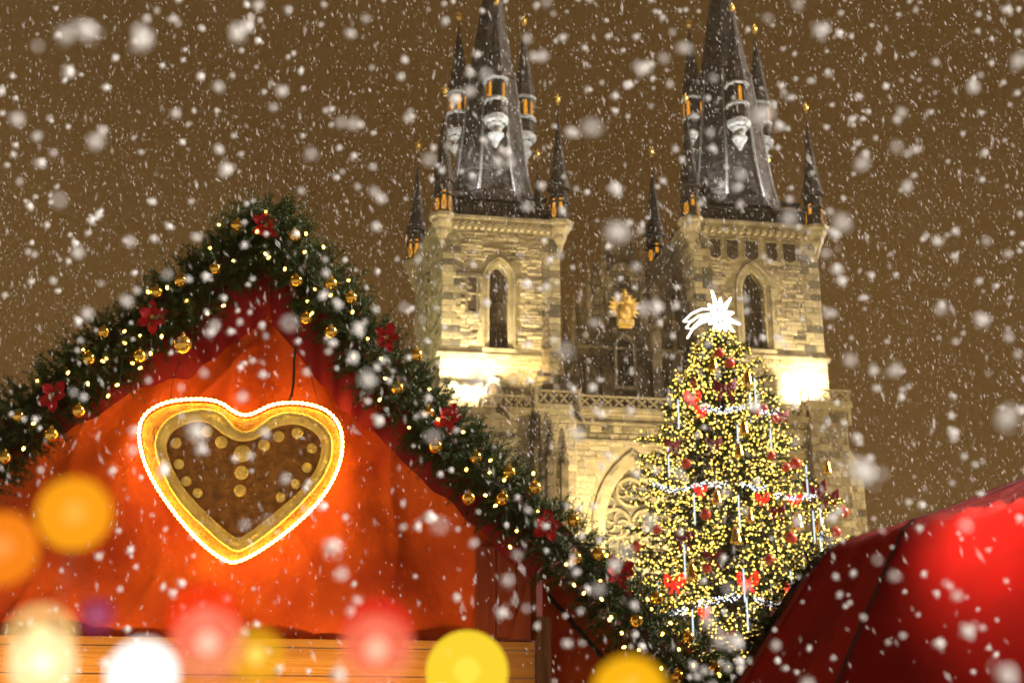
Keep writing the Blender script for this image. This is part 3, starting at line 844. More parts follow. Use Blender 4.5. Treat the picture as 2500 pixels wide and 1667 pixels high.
# blind arcade at the foot of the gable: one frame and one panel for each bay
bays = 7
for i in range(bays):
    a = gx - 4.5 + 9.0 * (i + .5) / bays
    if i == bays // 2: continue
    m = MB(); sweep_arch(m, a, .46, 31.5, 34.0, 34.9, .12, GN - .22, GN + .1); m.box(a - .62, a + .62, GN - .28, GN + .1, 31.3, 31.5)
    m.tube([(a - .3, GN - .1, 33.6), (a, GN - .1, 34.0), (a + .3, GN - .1, 33.6)], .06, 5); m.tube([(a, GN - .1, 34.0), (a, GN - .1, 34.7)], .06, 5)
    m.build('arcade_frame', M_GABLE, gable)
    m = MB(); m.prism(opening_outline(a, .44, 31.5, 34.0, 34.85), GN - .06, GN + .05); m.build('arcade_panel', M_TRIM, gable)
    m = MB()
    for sx in (-1, 1):
        m.tube([(a + sx * .58, GN - .12, 34.6), (a + sx * .45, GN - .12, 35.3), (a, GN - .12, 35.9)], .09, 5)
    m.sphere((a, GN - .15, 36.0), .16, 6, 4); m.build('arcade_hood', M_GABLE, gable)
m = MB(); sweep_arch(m, gx, .62, 33.2, 36.2, 37.1, .22, GN - .3, GN + .1); m.box(gx - .9, gx + .9, GN - .35, GN + .1, 32.9, 33.2); m.build('niche_surround', M_TRIM, gable)
m = MB(); m.prism(opening_outline(gx, .6, 33.2, 36.2, 37.05), GN - .04, GN + .05); m.build('niche', M_DARKWOOD, gable)
m = MB(); sweep_arch(m, gx, 1.25, 37.9, 41.4, 43.0, .2, GN - .4, GN + .1); m.build('niche_surround', M_GABLE, gable)
m = MB(); m.box(gx - 5.0, gx + 5.0, GN - .35, GN + .1, 30.9, 31.25); m.box(gx - 4.6, gx + 4.6, GN - .2, GN + .1, 36.1, 36.3); m.build('string_course', M_TRIM, gable)

# gilded statue in its ray glory on the gable (a thing standing in the niche)
sx_, sz_ = ch(1527, 785, .3)
statue = empty('gilded_statue', (0, 0, 0), 0, 'gilded statue of crowned robed figure holding a child before golden rays', 'statue')
statue.location = (math.cos(YAW) * sx_ - math.sin(YAW) * .35, 100 + math.sin(YAW) * sx_ + math.cos(YAW) * .35, sz_); statue.rotation_euler = (0, 0, YAW)
m = MB(); m.box(-.62, .62, -.35, .3, -.25, .1); m.box(-.5, .5, -.3, .3, -.45, -.25); m.build('pedestal', M_GILT, statue)
m = MB()
m.lathe((0, 0, 0), [(.42, .1), (.46, .25), (.36, .8), (.30, 1.3), (.33, 1.65), (.36, 1.85), (.22, 2.0), (.10, 2.06), (.09, 2.12), (.15, 2.2), (.165, 2.32), (.13, 2.46), (.04, 2.52)], 12, 0, True, 1.1, .8)
for k in range(7):
    a = R(-150 + 20 * k); m.tube([(.5 * math.cos(a), .36 * math.sin(a), .12), (.38 * math.cos(a), .3 * math.sin(a), .9), (.3 * math.cos(a), .25 * math.sin(a), 1.5)], [.06, .045, .02], 5)
m.tube([(-.36, 0, 1.75), (-.46, -.2, 1.45), (-.15, -.36, 1.4)], [.12, .1, .07], 6); m.tube([(.36, 0, 1.75), (.44, -.2, 1.45), (.2, -.36, 1.5)], [.12, .1, .07], 6)
m.build('figure', M_GILT, statue, smooth=True)
m = MB(); m.lathe((.22, -.3, 1.45), [(.12, 0), (.14, .2), (.1, .38), (.05, .42), (.1, .5), (.1, .58), (.03, .66)], 8); m.build('child', M_GILT, statue, smooth=True)
m = MB(); m.lathe((0, 0, 2.46), [(.13, 0), (.17, .16), (.16, .17), (.12, .02)], 8); m.build('crown', M_GOLD, statue)
for k in range(36):
    a = 2 * math.pi * k / 36
    ca, sa = math.cos(a), math.sin(a)
    if k == 0:
        m = MB(); m.lathe((0, 0, 0), [(.08, .5), (.075, .95), (.012, 1.32)], 4); ray_me = m.mesh('ray'); ray_me.materials.append(M_GILT)
    o = link('ray', ray_me, None, statue); o.location = (0, .22, 1.25); o.rotation_euler = (0, -a, 0)
    o.scale = (1, 1, 1.0 if k % 2 else .86)

# --- floodlights on the church
def spot(name, loc, target, power, size, col, blend=.6, rad=.3, parent=None):
    l = bpy.data.lights.new(name, 'SPOT'); l.energy = power * LX; l.spot_size = R(size); l.spot_blend = blend; l.color = col; l.shadow_soft_size = rad
    o = bpy.data.objects.new(name, l)
    o.location = loc
    o.rotation_euler = (Vector(target) - Vector(loc)).to_track_quat('-Z', 'Y').to_euler()
    COL.objects.link(o)
    if parent: o.parent = parent
    return o
FLOOD = (1.0, 0.77, 0.30)
WHITE = (0.90, 0.94, 1.0)
spot('floodlight', (-3.7, -2.4, 31.0), (-2.8, .3, 35.0), 14000, 140, (1.0, 0.86, 0.56), .9, .2, church)
spot('floodlight', (22.4, -2.4, 32.0), (21.6, .3, 36.2), 14500, 140, (1.0, 0.86, 0.56), .9, .2, church)
spot('floodlight', (1.4, -2.6, 31.8), (0.5, .3, 40), 2500, 120, FLOOD, .9, .2, church)
spot('floodlight', (8.0, -9.0, 14.0), (8.6, -1.4, 23.5), 38000, 84, (1.0, 0.82, 0.46), .9, .3, church)
spot('floodlight', (-3.0, -36.0, 9.0), (-1.0, 0, 41), 38000, 26, FLOOD, .8, .6, church)
spot('floodlight', (24.0, -36.0, 9.0), (19.5, 0, 41), 35000, 26, FLOOD, .8, .6, church)
spot('floodlight', (9.0, -34.0, 9.0), (9.0, 0, 21), 40000, 34, FLOOD, .9, .6, church)
spot('floodlight', (-14.0, -4.0, 30.0), (-5.3, 5.0, 41), 5200, 60, (0.9, 0.95, 0.42), .8, .4, church)
spot('floodlight', (27.0, -14.0, 16.0), (24.5, -2.0, 28), 9000, 60, FLOOD, .9, .4, church)
for (sx, zz) in ((-.95, 47.6), (19.25, 48.6)):
    spot('floodlight', (sx - 2.6, .6, zz), (sx - .6, 3.2, zz + 9), 5600, 70, WHITE, .8, .2, church)
    spot('floodlight', (sx + 2.6, .6, zz), (sx + .6, 3.2, zz + 9), 5600, 70, WHITE, .8, .2, church)

# ------------------------------------------------------------------ needles
def unit(a):
    return a / np.maximum(np.linalg.norm(a, axis=-1, keepdims=True), 1e-9)

def needle_mesh(P, D, Ln, per, nl, nw, spread=0.85, rng=RNG):
    """needle triangles round twigs: P base, D direction, Ln twig lengths"""
    n = len(P)
    t = rng.uniform(0.05, 1.0, (n, per))
    base = P[:, None, :] + D[:, None, :] * (Ln[:, None] * t)[..., None]
    rnd = unit(rng.normal(size=(n, per, 3)))
    rad = unit(rnd - (rnd * D[:, None, :]).sum(-1, keepdims=True) * D[:, None, :])
    al = rng.uniform(0.55, 1.0, (n, per, 1)) * spread
    nd = unit(D[:, None, :] * np.cos(al) + rad * np.sin(al))
    ln = nl * rng.uniform(0.65, 1.2, (n, per, 1)) * (1.0 - 0.35 * t[..., None])
    side = unit(np.cross(nd, rng.normal(size=(n, per, 3)))) * nw / 2
    tip = base + nd * ln
    mid = base + nd * ln * .45
    V = np.stack([base - side * .35, mid + side, tip, mid - side], axis=2).reshape(-1, 3)
    # twig stems as slim triangles
    s2 = unit(np.cross(D, rng.normal(size=(n, 3)))) * nw * 1.2
    V2 = np.stack([P - s2, P + s2, P + D * Ln[:, None], P + D * Ln[:, None] * .98], axis=1).reshape(-1, 3)
    return np.concatenate([V, V2])

def needle_mat(name, a, b, c):
    m, t, p, o = new_mat(name); L = t.links
    g_ = t.nodes.new('ShaderNodeNewGeometry')
    r = t.nodes.new('ShaderNodeValToRGB')
    r.color_ramp.elements[0].color = (*a, 1); r.color_ramp.elements[1].color = (*c, 1); r.color_ramp.elements[1].position = .93
    k = r.color_ramp.elements.new(.6); k.color = (*b, 1)
    L.new(g_.outputs['Random Per Island'], r.inputs['Fac']); L.new(r.outputs['Color'], p.inputs['Base Color'])
    p.inputs['Roughness'].default_value = .6; p.inputs['Specular IOR Level'].default_value = .2
    return m
M_NEEDLE = needle_mat('fir_needles', (0.012, 0.030, 0.006), (0.030, 0.062, 0.010), (0.06, 0.065, 0.02))
M_NEEDLE2 = needle_mat('spruce_needles', (0.020, 0.040, 0.010), (0.045, 0.075, 0.016), (0.08, 0.09, 0.03))
M_BARK = mat('bark', (0.07, 0.045, 0.025), .9, 0, .4, 12, .6)

# ------------------------------------------------------------------ Christmas tree
TB = Vector((6.95, 45.0, 0))
TIP = 17.55
tree = empty('christmas_tree', TB, 0, 'tall spruce christmas tree strung with thousands of yellow fairy lights', 'tree')
PR = [(17.6, .12), (16.8, .75), (16.0, 1.25), (15.0, 1.75), (14.2, 2.05), (13.0, 2.55), (12.0, 3.0), (11.0, 3.25), (10.0, 3.4), (9.0, 3.45), (7.5, 3.3), (6, 3.4), (3, 3.5), (1.5, 3.0), (0, 2.0)]
def prad(z):
    for (za, ra), (zb, rb) in zip(PR[:-1], PR[1:]):
        if zb <= z <= za: return rb + (ra - rb) * (z - zb) / (za - zb)
    return .05
def axis_x(z): return -0.10 + 0.0 * z
m = MB()
m.tube([(0, 0, 0), (0, 0, 6), (-.05, 0, 12), (-.12, 0, 17.5)], [.28, .22, .12, .02], 8)
m.build('trunk', M_BARK, tree)
br = MB(); tp = []; td = []; tl = []; lp = []
nbr = 560
for i in range(nbr):
    u = (i + .5) / nbr
    z = 1.6 + (TIP - 1.7) * (1 - (1 - u) ** .74 if False else u ** 1.0) 
    az = i * 2.39996 + random.uniform(-.2, .2)
    rad = prad(z) * random.uniform(.78, 1.12) * (1 + .10 * math.sin(3 * az + z * 1.3))
    c0 = Vector((axis_x(z), 0, z + .25 * rad * .3))
    d = Vector((math.cos(az), math.sin(az), 0))
    tip = c0 + d * rad + Vector((0, 0, -.16 * rad + random.uniform(-.15, .15)))
    mid = (c0 + tip) / 2 + Vector((0, 0, -.06 * rad)); tip2 = tip + Vector((0, 0, .10 * rad))
    if rad > .25: br.tube([c0, mid, tip2], [.035, .022, .008], 4)
    nt_ = int(8 + rad * 12)
    for k in range(nt_):
        t = random.uniform(.22, 1.0)
        p = c0.lerp(mid, t * 2) if t < .5 else mid.lerp(tip2, t * 2 - 1)
        sd = Vector((-d.y, d.x, 0)) * random.choice((-1, 1))
        dr = (d * random.uniform(.3, 1.0) + sd * random.uniform(.1, 1.0) + Vector((0, 0, random.uniform(-.45, .25)))).normalized()
        l = random.uniform(.22, .5) * (1.15 - t * .35)
        if rad < .5: l *= .6
        tp.append(p); td.append(dr); tl.append(l)
        if t > .42 and p.y + dr.y < .9:
            lp.append(p + dr * l * random.uniform(.3, 1.05) + Vector((random.uniform(-.06, .06), random.uniform(-.06, .06), random.uniform(-.08, .08))))
tp = np.array(tp); td = np.array(td); tl = np.array(tl)
br.build('branches', M_BARK, tree)['kind'] = 'stuff'
V = needle_mesh(tp, td, tl, 17, .16, .026)
tag(tri_soup('crown', V, M_NEEDLE2, tree, 4), 'dark green needled crown', kind='stuff')
# leading shoot needles at the very top
M_FAIRY = emit('fairy_bulb', (1.0, 0.64, 0.10), 9.0)
M_FAIRYW = emit('cool_bulb', (0.85, 0.90, 1.0), 6.0)
OCT = np.array([(1,0,0),(-1,0,0),(0,1,0),(0,-1,0),(0,0,1),(0,0,-1)], float)
OCF = np.array([(0,2,4),(2,1,4),(1,3,4),(3,0,4),(2,0,5),(1,2,5),(3,1,5),(0,3,5)])
def dots(name, pts, r, matl, parent):
    pts = np.array([tuple(p) for p in pts]); n = len(pts)
    rr = r * RNG.uniform(.75, 1.2, (n, 1, 1))
    V = (pts[:, None, :] + OCT[None] * rr).reshape(-1, 3)
    F = (OCF[None] + (np.arange(n) * 6)[:, None, None]).reshape(-1, 3)
    return indexed(name, V, F, matl, parent, True)
random.shuffle(lp)
fl = empty('fairy_light_string', TB, 0, 'warm yellow fairy lights covering the whole christmas tree', 'fairy lights')
tag(dots('bulbs', lp[:13000], .0265, M_FAIRY, fl), kind='stuff')
wl = MB()
for k in range(10):      # the supply wires spiral up the branches
    a0 = k * .63
    pts = []
    for i in range(40):
        z = 2 + 15 * i / 39; a = a0 + .25 * math.sin(i * .9)
        r_ = prad(z) * .72
        pts.append((axis_x(z) + r_ * math.cos(a), r_ * math.sin(a), z))
    wl.tube(pts, .007, 3)
wl.build('wire', M_IRON, fl)

def on_tree(x, y, out=.1):
    """point on the near side of the crown behind a photo pixel, in world coordinates"""
    D = 43.0
    for _ in range(5):
        p = at(x, y, D); r_ = prad(p.z) + out
        dx = p.x - TB.x - axis_x(p.z)
        D = TB.y - math.sqrt(max(r_ * r_ - dx * dx, .04))
    return at(x, y, D)
def zt6(x, y): return (1500 + x / 1.6, 680 + y / 1.6)
ORD = ['first', 'second', 'third', 'fourth', 'fifth', 'sixth', 'seventh', 'eighth', 'ninth', 'tenth', 'eleventh', 'twelfth', 'thirteenth', 'fourteenth', 'fifteenth', 'sixteenth', 'seventeenth', 'eighteenth', 'nineteenth', 'twentieth', 'twenty-first', 'twenty-second', 'twenty-third', 'twenty-fourth', 'twenty-fifth', 'twenty-sixth', 'twenty-seventh']

M_REDBALL = mat('red_bauble_paint', (0.55, 0.05, 0.02), .35, 0, .15, 4.0)
M_DARKRED = mat('dark_red_ribbon', (0.22, 0.012, 0.02), .6, 0, .3, 3.0, .2)
M_LITRED = emit('red_light_wire', (1.0, 0.03, 0.015), 1.6)
M_ICICLE = emit('led_tube', (0.80, 0.93, 1.0), 1.3)
M_CAP = mat('gold_cap', (0.6, 0.42, 0.12), .35, 1.0, .1, 20)

def bauble_parts(root, r, matl, cap=M_CAP, nu=16, nv=12):
    m = MB(); m.sphere((0, 0, 0), r, nu, nv); m.build('ball', matl, root, smooth=True)
    m = MB(); m.lathe((0, 0, 0), [(r * .2, r * .95), (r * .22, r * 1.18), (r * .16, r * 1.22)], 10); m.build('cap', cap, root)
    m = MB(); m.tube([(r * .1 * math.cos(a), 0, r * 1.3 + r * .1 * math.sin(a)) for a in [k * math.pi / 4 for k in range(8)]], r * .03, 4, True); m.build('hanger', cap, root)
def copy_thing(src, loc, label, rz=0.0, scale=1.0):
    c = src.copy(); COL.objects.link(c); c.location = loc; c['label'] = label; c.rotation_euler = (0, 0, rz); c.scale = (scale,) * 3
    for chd in list(src.children):
        d = chd.copy(); COL.objects.link(d); d.parent = c
    return c

red_px = [(410,293),(310,405),(550,522),(583,507),(628,547),(280,722),(612,690),(670,737),(708,722),(355,920),(165,978),(690,1012),(605,1097),(893,912),(865,990),(85,1045),(360,1130),(645,1300),(450,330)]
red_px.sort(key=lambda p: p[1])
src = None
for i, p in enumerate(red_px):
    w = on_tree(*zt6(*p), .16)
    lab = 'red bauble on the christmas tree, %s from the top' % ORD[i]
    if src is None:
        src = empty('red_bauble', w, 0, lab, 'bauble', 'red baubles on the christmas tree'); bauble_parts(src, .17, M_REDBALL, nu=12, nv=9)
    else: copy_thing(src, w, lab, 0, random.uniform(.8, 1.1))
M_AMBER = mat('gold_glass', (0.78, 0.46, 0.07), .07, .85, .06, 3.0, spec=.8)
src = None
gold_px = sorted([(487,668),(527,922),(803,957),(385,332),(520,390),(830,735),(400,850),(475,1000),(300,1140),(800,1050),(505,580),(715,945)], key=lambda p: p[1])
for i, p in enumerate(gold_px):
    w = on_tree(*zt6(*p), .14)
    lab = 'gold bell on the christmas tree, %s from the top' % ORD[i]
    if src is None:
        src = empty('gold_bell', w, 0, lab, 'bell', 'gold bells on the christmas tree')
        m = MB(); m.lathe((0, 0, 0), [(.20, -.26), (.17, -.2), (.13, -.02), (.11, .14), (.06, .22), (.02, .25)], 12); m.build('bell_body', M_AMBER, src, smooth=True)
        m = MB(); m.sphere((0, 0, -.27), .05, 8, 6); m.build('clapper', M_CAP, src)
        m = MB(); m.tube([(.04 * math.cos(a), 0, .28 + .04 * math.sin(a)) for a in [k * math.pi / 4 for k in range(8)]], .012, 4, True); m.build('loop', M_CAP, src)
    else: copy_thing(src, w, lab, random.uniform(0, 3), random.uniform(.8, 1.15))

def bow_parts(root, r, matl, lit=False):
    for sx in (-1, 1):
        m = MB()
        if lit:
            for k in range(3):
                q = [(sx * r * (.08 + .8 * math.sin(t * math.pi) * (1 - .15 * k)), -.04 * k, r * (.02 + .75 * math.sin(t * 2 * math.pi) * (.75 - .16 * k) + .35 * math.sin(t * math.pi))) for t in [j / 14 for j in range(15)]]
                m.tube(q, r * .07, 5)
        else:
            n = 12; vs = []; fs = []
            for j in range(n + 1):
                t = j / n; a = t * math.pi
                x = sx * r * (.1 + .85 * math.sin(a)); y = -.18 * r * math.cos(a)
                hgt = r * (.16 + .36 * math.sin(a)); zc = r * .28 * math.sin(a)
                vs += [(x, y, zc - hgt), (x, y, zc + hgt)]
            for j in range(n): fs.append((2*j, 2*j+1, 2*j+3, 2*j+2))
            m.add(vs, fs)
        m.build('loop', matl, root, smooth=True)
    for sx in (-1, 1):
        m = MB()
        if lit: m.tube([(0, 0, 0), (sx * r * .25, -.02, -r * .5), (sx * r * .5, 0, -r * .95)], r * .09, 5); m.tube([(0, -.05, 0), (sx * r * .12, -.06, -r * .5), (sx * r * .28, -.04, -r * .9)], r * .08, 5)
        else: m.add([(-.1*r, -.03, 0), (.1*r, -.03, 0), (sx*r*.35 + .2*r, -.08, -r*.6), (sx*r*.6 + .2*r, 0, -r*1.2), (sx*r*.6 - .15*r, 0, -r*1.1), (sx*r*.35 - .15*r, -.08, -r*.6)], [(0, 1, 2, 5), (5, 2, 3, 4)])
        m.build('tail', matl, root)
    m = MB(); m.sphere((0, -.08 * r, 0), r * .17, 8, 6); m.build('knot', matl, root)
src = None
bow_px = sorted([(430,425),(225,650),(635,905),(840,850),(385,1085),(275,1010),(655,530),(615,1280),(440,1390),(390,640),(785,820)], key=lambda p: p[1])
for i, p in enumerate(bow_px):
    w = on_tree(*zt6(*p), .2)
    lab = 'dark red ribbon bow on the christmas tree, %s from the top' % ORD[i]
    if src is None:
        src = empty('ribbon_bow', w, 0, lab, 'bow', 'dark ribbon bows on the christmas tree'); bow_parts(src, .40, M_DARKRED)
    else: copy_thing(src, w, lab, random.uniform(-.5, .5), random.uniform(.6, .95))
src = None
lit_px = sorted([(235,1190),(522,1183),(705,1230),(350,1305),(705,865),(305,468),(340,520),(335,825),(580,860)], key=lambda p: p[1])
for i, p in enumerate(lit_px):
    w = on_tree(*zt6(*p), .25)
    lab = 'glowing red light bow on the christmas tree, %s from the top' % ORD[i]
    if src is None:
        src = empty('lit_bow', w, 0, lab, 'light bow', 'glowing red bows on the christmas tree'); bow_parts(src, .30, M_LITRED, True)
    else: copy_thing(src, w, lab, random.uniform(-.4, .4), 1.15 if p[1] in (1190, 1183, 1230) else .75)
src = None
ice = sorted([(248,470,538),(528,443,490),(547,388,430),(607,555,600),(480,570,650),(210,655,715),(748,725,790),(310,835,915),(484,843,922),(775,905,990),(803,895,940),(802,990,1030),(272,1040,1095),(503,1130,1180),(687,1140,1230),(168,1180,1225),(516,1245,1330),(304,1290,1358)], key=lambda p: p[1])
for i, (x, y0, y1) in enumerate(ice):
    w = on_tree(*zt6(x, y0), .3); w2 = on_tree(*zt6(x, y1), .3)
    lab = 'white glowing icicle tube on the christmas tree, %s from the top' % ORD[i]
    h = max(.4, w.z - w2.z)
    if src is None:
        src = empty('icicle_light', w, 0, lab, 'icicle light', 'icicle light tubes on the christmas tree')
        m = MB(); m.lathe((0, 0, 0), [(.018, 0), (.022, -.05), (.022, -.9), (.008, -1.0)], 8); m.build('tube', M_ICICLE, src, smooth=True)
        m = MB(); m.lathe((0, 0, 0), [(.026, -.01), (.026, .06), (.015, .08)], 8); m.build('cap', M_IRON, src)
    else: copy_thing(src, w, lab)
    bpy.context.view_layer.update()
    (src if i == 0 else COL.objects[-1]).scale = (1, 1, 1)
# (tube lengths)
for o in [o for o in COL.objects if o.name.startswith('icicle_light')]:
    o.scale = (1, 1, 1)
chains = [('upper', [[(330,500),(400,515),(440,517),(510,500)], [(540,498),(590,530),(640,520)]]),
          ('middle', [[(150,800),(235,830),(330,805),(440,803)], [(490,795),(540,818),(590,820)], [(630,845),(700,858),(790,845)]]),
          ('lower', [[(205,1310),(250,1302),(290,1295)], [(320,1270),(400,1258),(490,1240)], [(545,1250),(620,1275),(720,1280)]])]
for nm, segs in chains:
    root = empty('white_light_chain', TB, 0, 'cool white light chain draped across the %s part of the christmas tree' % nm, 'light chain', 'white light chains on the christmas tree')
    pts = []; cb = MB()
    for sg in segs:
        run = []
        for a, b in zip(sg[:-1], sg[1:]):
            n = max(3, int(abs(b[0] - a[0]) / 2.4))
            for k in range(n):
                t = k / n
                w = on_tree(*zt6(a[0] + (b[0] - a[0]) * t, a[1] + (b[1] - a[1]) * t), .34) - TB
                run.append(w)
                for _ in range(2): pts.append(w + Vector((random.gauss(0, .03), random.gauss(0, .03), random.gauss(0, .05))))
        cb.tube(run, .02, 4)
    cb.build('cable', M_IRON, root)
    tag(dots('bulbs', pts[::2], .017, M_FAIRYW, root), kind='stuff')

# comet star on the tree top
M_STAR = emit('star_tube', (1.0, 0.90, 0.70), 7.0)
sc_ = at(1752, 772, 45.0)
star = empty('comet_star', sc_, 0, 'glowing white comet star with tail on top of the christmas tree', 'star')
def starv(x, y): 
    w = at(x, y, 45.0) - sc_
    return Vector((w.x, -.1, w.z))
tips = [(1737,712),(1758,730),(1783,730),(1790,766),(1806,794),(1790,812),(1774,818),(1757,822),(1737,828),(1730,793),(1728,745)]
m = MB()
cS = starv(1754, 774)
n = len(tips)
for i, tpx in enumerate(tips):
    tv = starv(*tpx)
    prev = starv(*tips[i-1]); nxt = starv(*tips[(i+1) % n])
    b0 = cS + ((prev + tv) / 2 - cS) * .42; b1 = cS + ((nxt + tv) / 2 - cS) * .42
    m.tube([b0, tv], .030, 6); m.tube([b1, tv], .030, 6)
    m.tube([b0, b1], .025, 5)
m.build('star_outline', M_STAR, star)
m = MB()
for (pts) in ([(1735,757),(1712,757),(1688,768),(1668,787)], [(1668,787),(1685,788),(1674,803),(1690,806),(1677,828)], [(1677,828),(1690,806),(1710,791),(1733,783)], [(1735,768),(1705,774),(1685,788)], [(1735,777),(1710,782),(1690,803)]):
    m.tube([starv(*p) for p in pts], .028, 6)
m.build('tail_outline', M_STAR, star)
m = MB()
for k in range(9):
    a = k * 2 * math.pi / 9
    m.tube([cS, cS + Vector((math.cos(a) * .3, 0, math.sin(a) * .3))], .035, 5)
m.build('star_core', M_FAIRYW, star)
m = MB(); m.tube([(0, 0, -1.4), (0, 0, .1)], .03, 6); m.build('mount', M_IRON, star)

# ------------------------------------------------------------------ market stall
HYAW = R(6.0)
HORG = (-1.3, 7.0)
def hp(x, y, n=0.0):
    return on_plane(x, y, HORG, HYAW, n)
def hw(s, n, z):
    return Vector((HORG[0] + math.cos(HYAW) * s - math.sin(HYAW) * n, HORG[1] + math.sin(HYAW) * s + math.cos(HYAW) * n, z))
stall = empty('market_stall', (HORG[0], HORG[1], 0), HYAW, 'red draped wooden market stall with garlanded gable and glowing heart', 'stall')

M_DRAPE, t_, p_, o_ = new_mat('red_drape')
def fabric(m, t, p, o, c1, c2, transl, scale=2.0, bump=.25):
    L = t.links
    tcn = t.nodes.new('ShaderNodeTexCoord'); n1 = t.nodes.new('ShaderNodeTexNoise'); n1.inputs['Scale'].default_value = scale; n1.inputs['Detail'].default_value = 5
    L.new(tcn.outputs['Object'], n1.inputs['Vector'])
    r = t.nodes.new('ShaderNodeValToRGB'); r.color_ramp.elements[0].position = .3; r.color_ramp.elements[1].position = .7
    r.color_ramp.elements[0].color = (*c1, 1); r.color_ramp.elements[1].color = (*c2, 1)
    L.new(n1.outputs['Fac'], r.inputs['Fac']); L.new(r.outputs['Color'], p.inputs['Base Color'])
    p.inputs['Roughness'].default_value = .75; p.inputs['Specular IOR Level'].default_value = .25
    n2 = t.nodes.new('ShaderNodeTexNoise'); n2.inputs['Scale'].default_value = scale * 5; n2.inputs['Detail'].default_value = 6
    L.new(tcn.outputs['Object'], n2.inputs['Vector'])
    b = t.nodes.new('ShaderNodeBump'); b.inputs['Strength'].default_value = bump; b.inputs['Distance'].default_value = .02
    L.new(n2.outputs['Fac'], b.inputs['Height']); L.new(b.outputs['Normal'], p.inputs['Normal'])
    if transl:
        tr_ = t.nodes.new('ShaderNodeBsdfTranslucent'); mx = t.nodes.new('ShaderNodeMixShader'); mx.inputs[0].default_value = transl
        L.new(r.outputs['Color'], tr_.inputs['Color']); L.new(p.outputs[0], mx.inputs[1]); L.new(tr_.outputs[0], mx.inputs[2]); L.new(mx.outputs[0], o.inputs['Surface'])
fabric(M_DRAPE, t_, p_, o_, (0.38, 0.036, 0.006), (0.70, 0.11, 0.009), 0.0, 2.6, .7)
M_ROOFRED = mat('red_roof_sheet', (0.32, 0.018, 0.012), .6, 0, .3, 3.0, .2)
M_PINE = mat('pine_board', (0.60, 0.29, 0.06), .55, 0, .3, 2.0, .25, 9.0, col2=(0.44, 0.18, 0.03), stretch=(.5, 3, 9), detail=8)
M_PINE2 = mat('dark_stained_wood', (0.16, 0.065, 0.022), .6, 0, .35, 3.0, .3, 9.0, stretch=(6, 6, .8))
M_BOUNCE = mat('red_bounce_board', (0.34, 0.06, 0.014), .7, 0, .3, 2.0, .25, 9.0, col2=(0.22, 0.03, 0.008), stretch=(9, 3, .6), detail=8)  # bounced red light is put into the colour of this wood
M_CABLE = mat('black_cable', (0.012, 0.010, 0.008), .5, 0, .2, 10)

# roof line of the gable (under the garland), from the photograph's slopes
ridge = hp(655, 565)
lefts = [hp(x, y) for x, y in ((655,575),(555,655),(430,748),(300,838),(180,930),(70,1030),(-60,1140),(-260,1310))]
rights = [hp(x, y) for x, y in ((655,575),(760,690),(870,818),(985,955),(1100,1085),(1230,1215),(1370,1340),(1500,1465),(1620,1585),(1730,1695),(1850,1810))]
def roof_z(s):
    pts = sorted(set(lefts + rights))
    for (a, za), (b, zb) in zip(pts[:-1], pts[1:]):
        if a <= s <= b: return za + (zb - za) * (s - a) / max(b - a, 1e-6)
    return pts[0][1] if s < pts[0][0] else pts[-1][1]
# drape: gathered at the peak, hanging in folds
NU, NV = 190, 120
sL, sR = lefts[-1][0], 1.42
zb0 = 2.50
ax0, az0 = ridge[0], ridge[1]
vs = []; fs = []
def vnoise(x, y, k):
    return math.sin(x * 1.7 * k + 1.3) * math.cos(y * 2.1 * k + .4) + .5 * math.sin(x * 3.9 * k + y * 2.7 * k + 2.0) + .3 * math.sin(y * 6.1 * k - x * 4.4 * k)
for i in range(NU + 1):
    s = sL + (sR - sL) * i / NU
    zt_ = roof_z(s) + .02
    for j in range(NV + 1):
        z = zb0 + (zt_ - zb0) * j / NV
        dx, dz = s - ax0, az0 - z
        ang = math.atan2(dx, max(dz, .03) + .12); rr = math.hypot(dx, dz)
        fold = .045 * math.sin(ang * 17 + .8 * math.sin(rr * 3)) * min(1, rr * 2.2) * math.exp(-rr * .45) + .018 * math.sin(ang * 31 + 1) * math.exp(-rr * 1.2)
        fold += .026 * vnoise(s * 1.3, z * 1.6, 1.0) + .012 * vnoise(s, z, 3.3)
        cr = 1 - abs(math.sin(ang * 6.5 + 1.1 * math.sin(rr * 2.3 + ang * 2)))
        cr2 = 1 - abs(math.sin(s * 5.3 - z * 2.2 + .8 * math.sin(z * 4)))
        fold -= .030 * cr ** 4 * min(1, rr * 2.5) + .020 * cr2 ** 5
        vs.append((s, .150 + fold * 1.1, z))
for i in range(NU):
    for j in range(NV):
        a = i * (NV + 1) + j
        fs.append((a, a + NV + 1, a + NV + 2, a + 1))
m = MB(); m.add(vs, fs); dr = m.build('drape', M_DRAPE, stall, smooth=True)
dr['label'] = 'red cloth drape gathered under the gable peak'
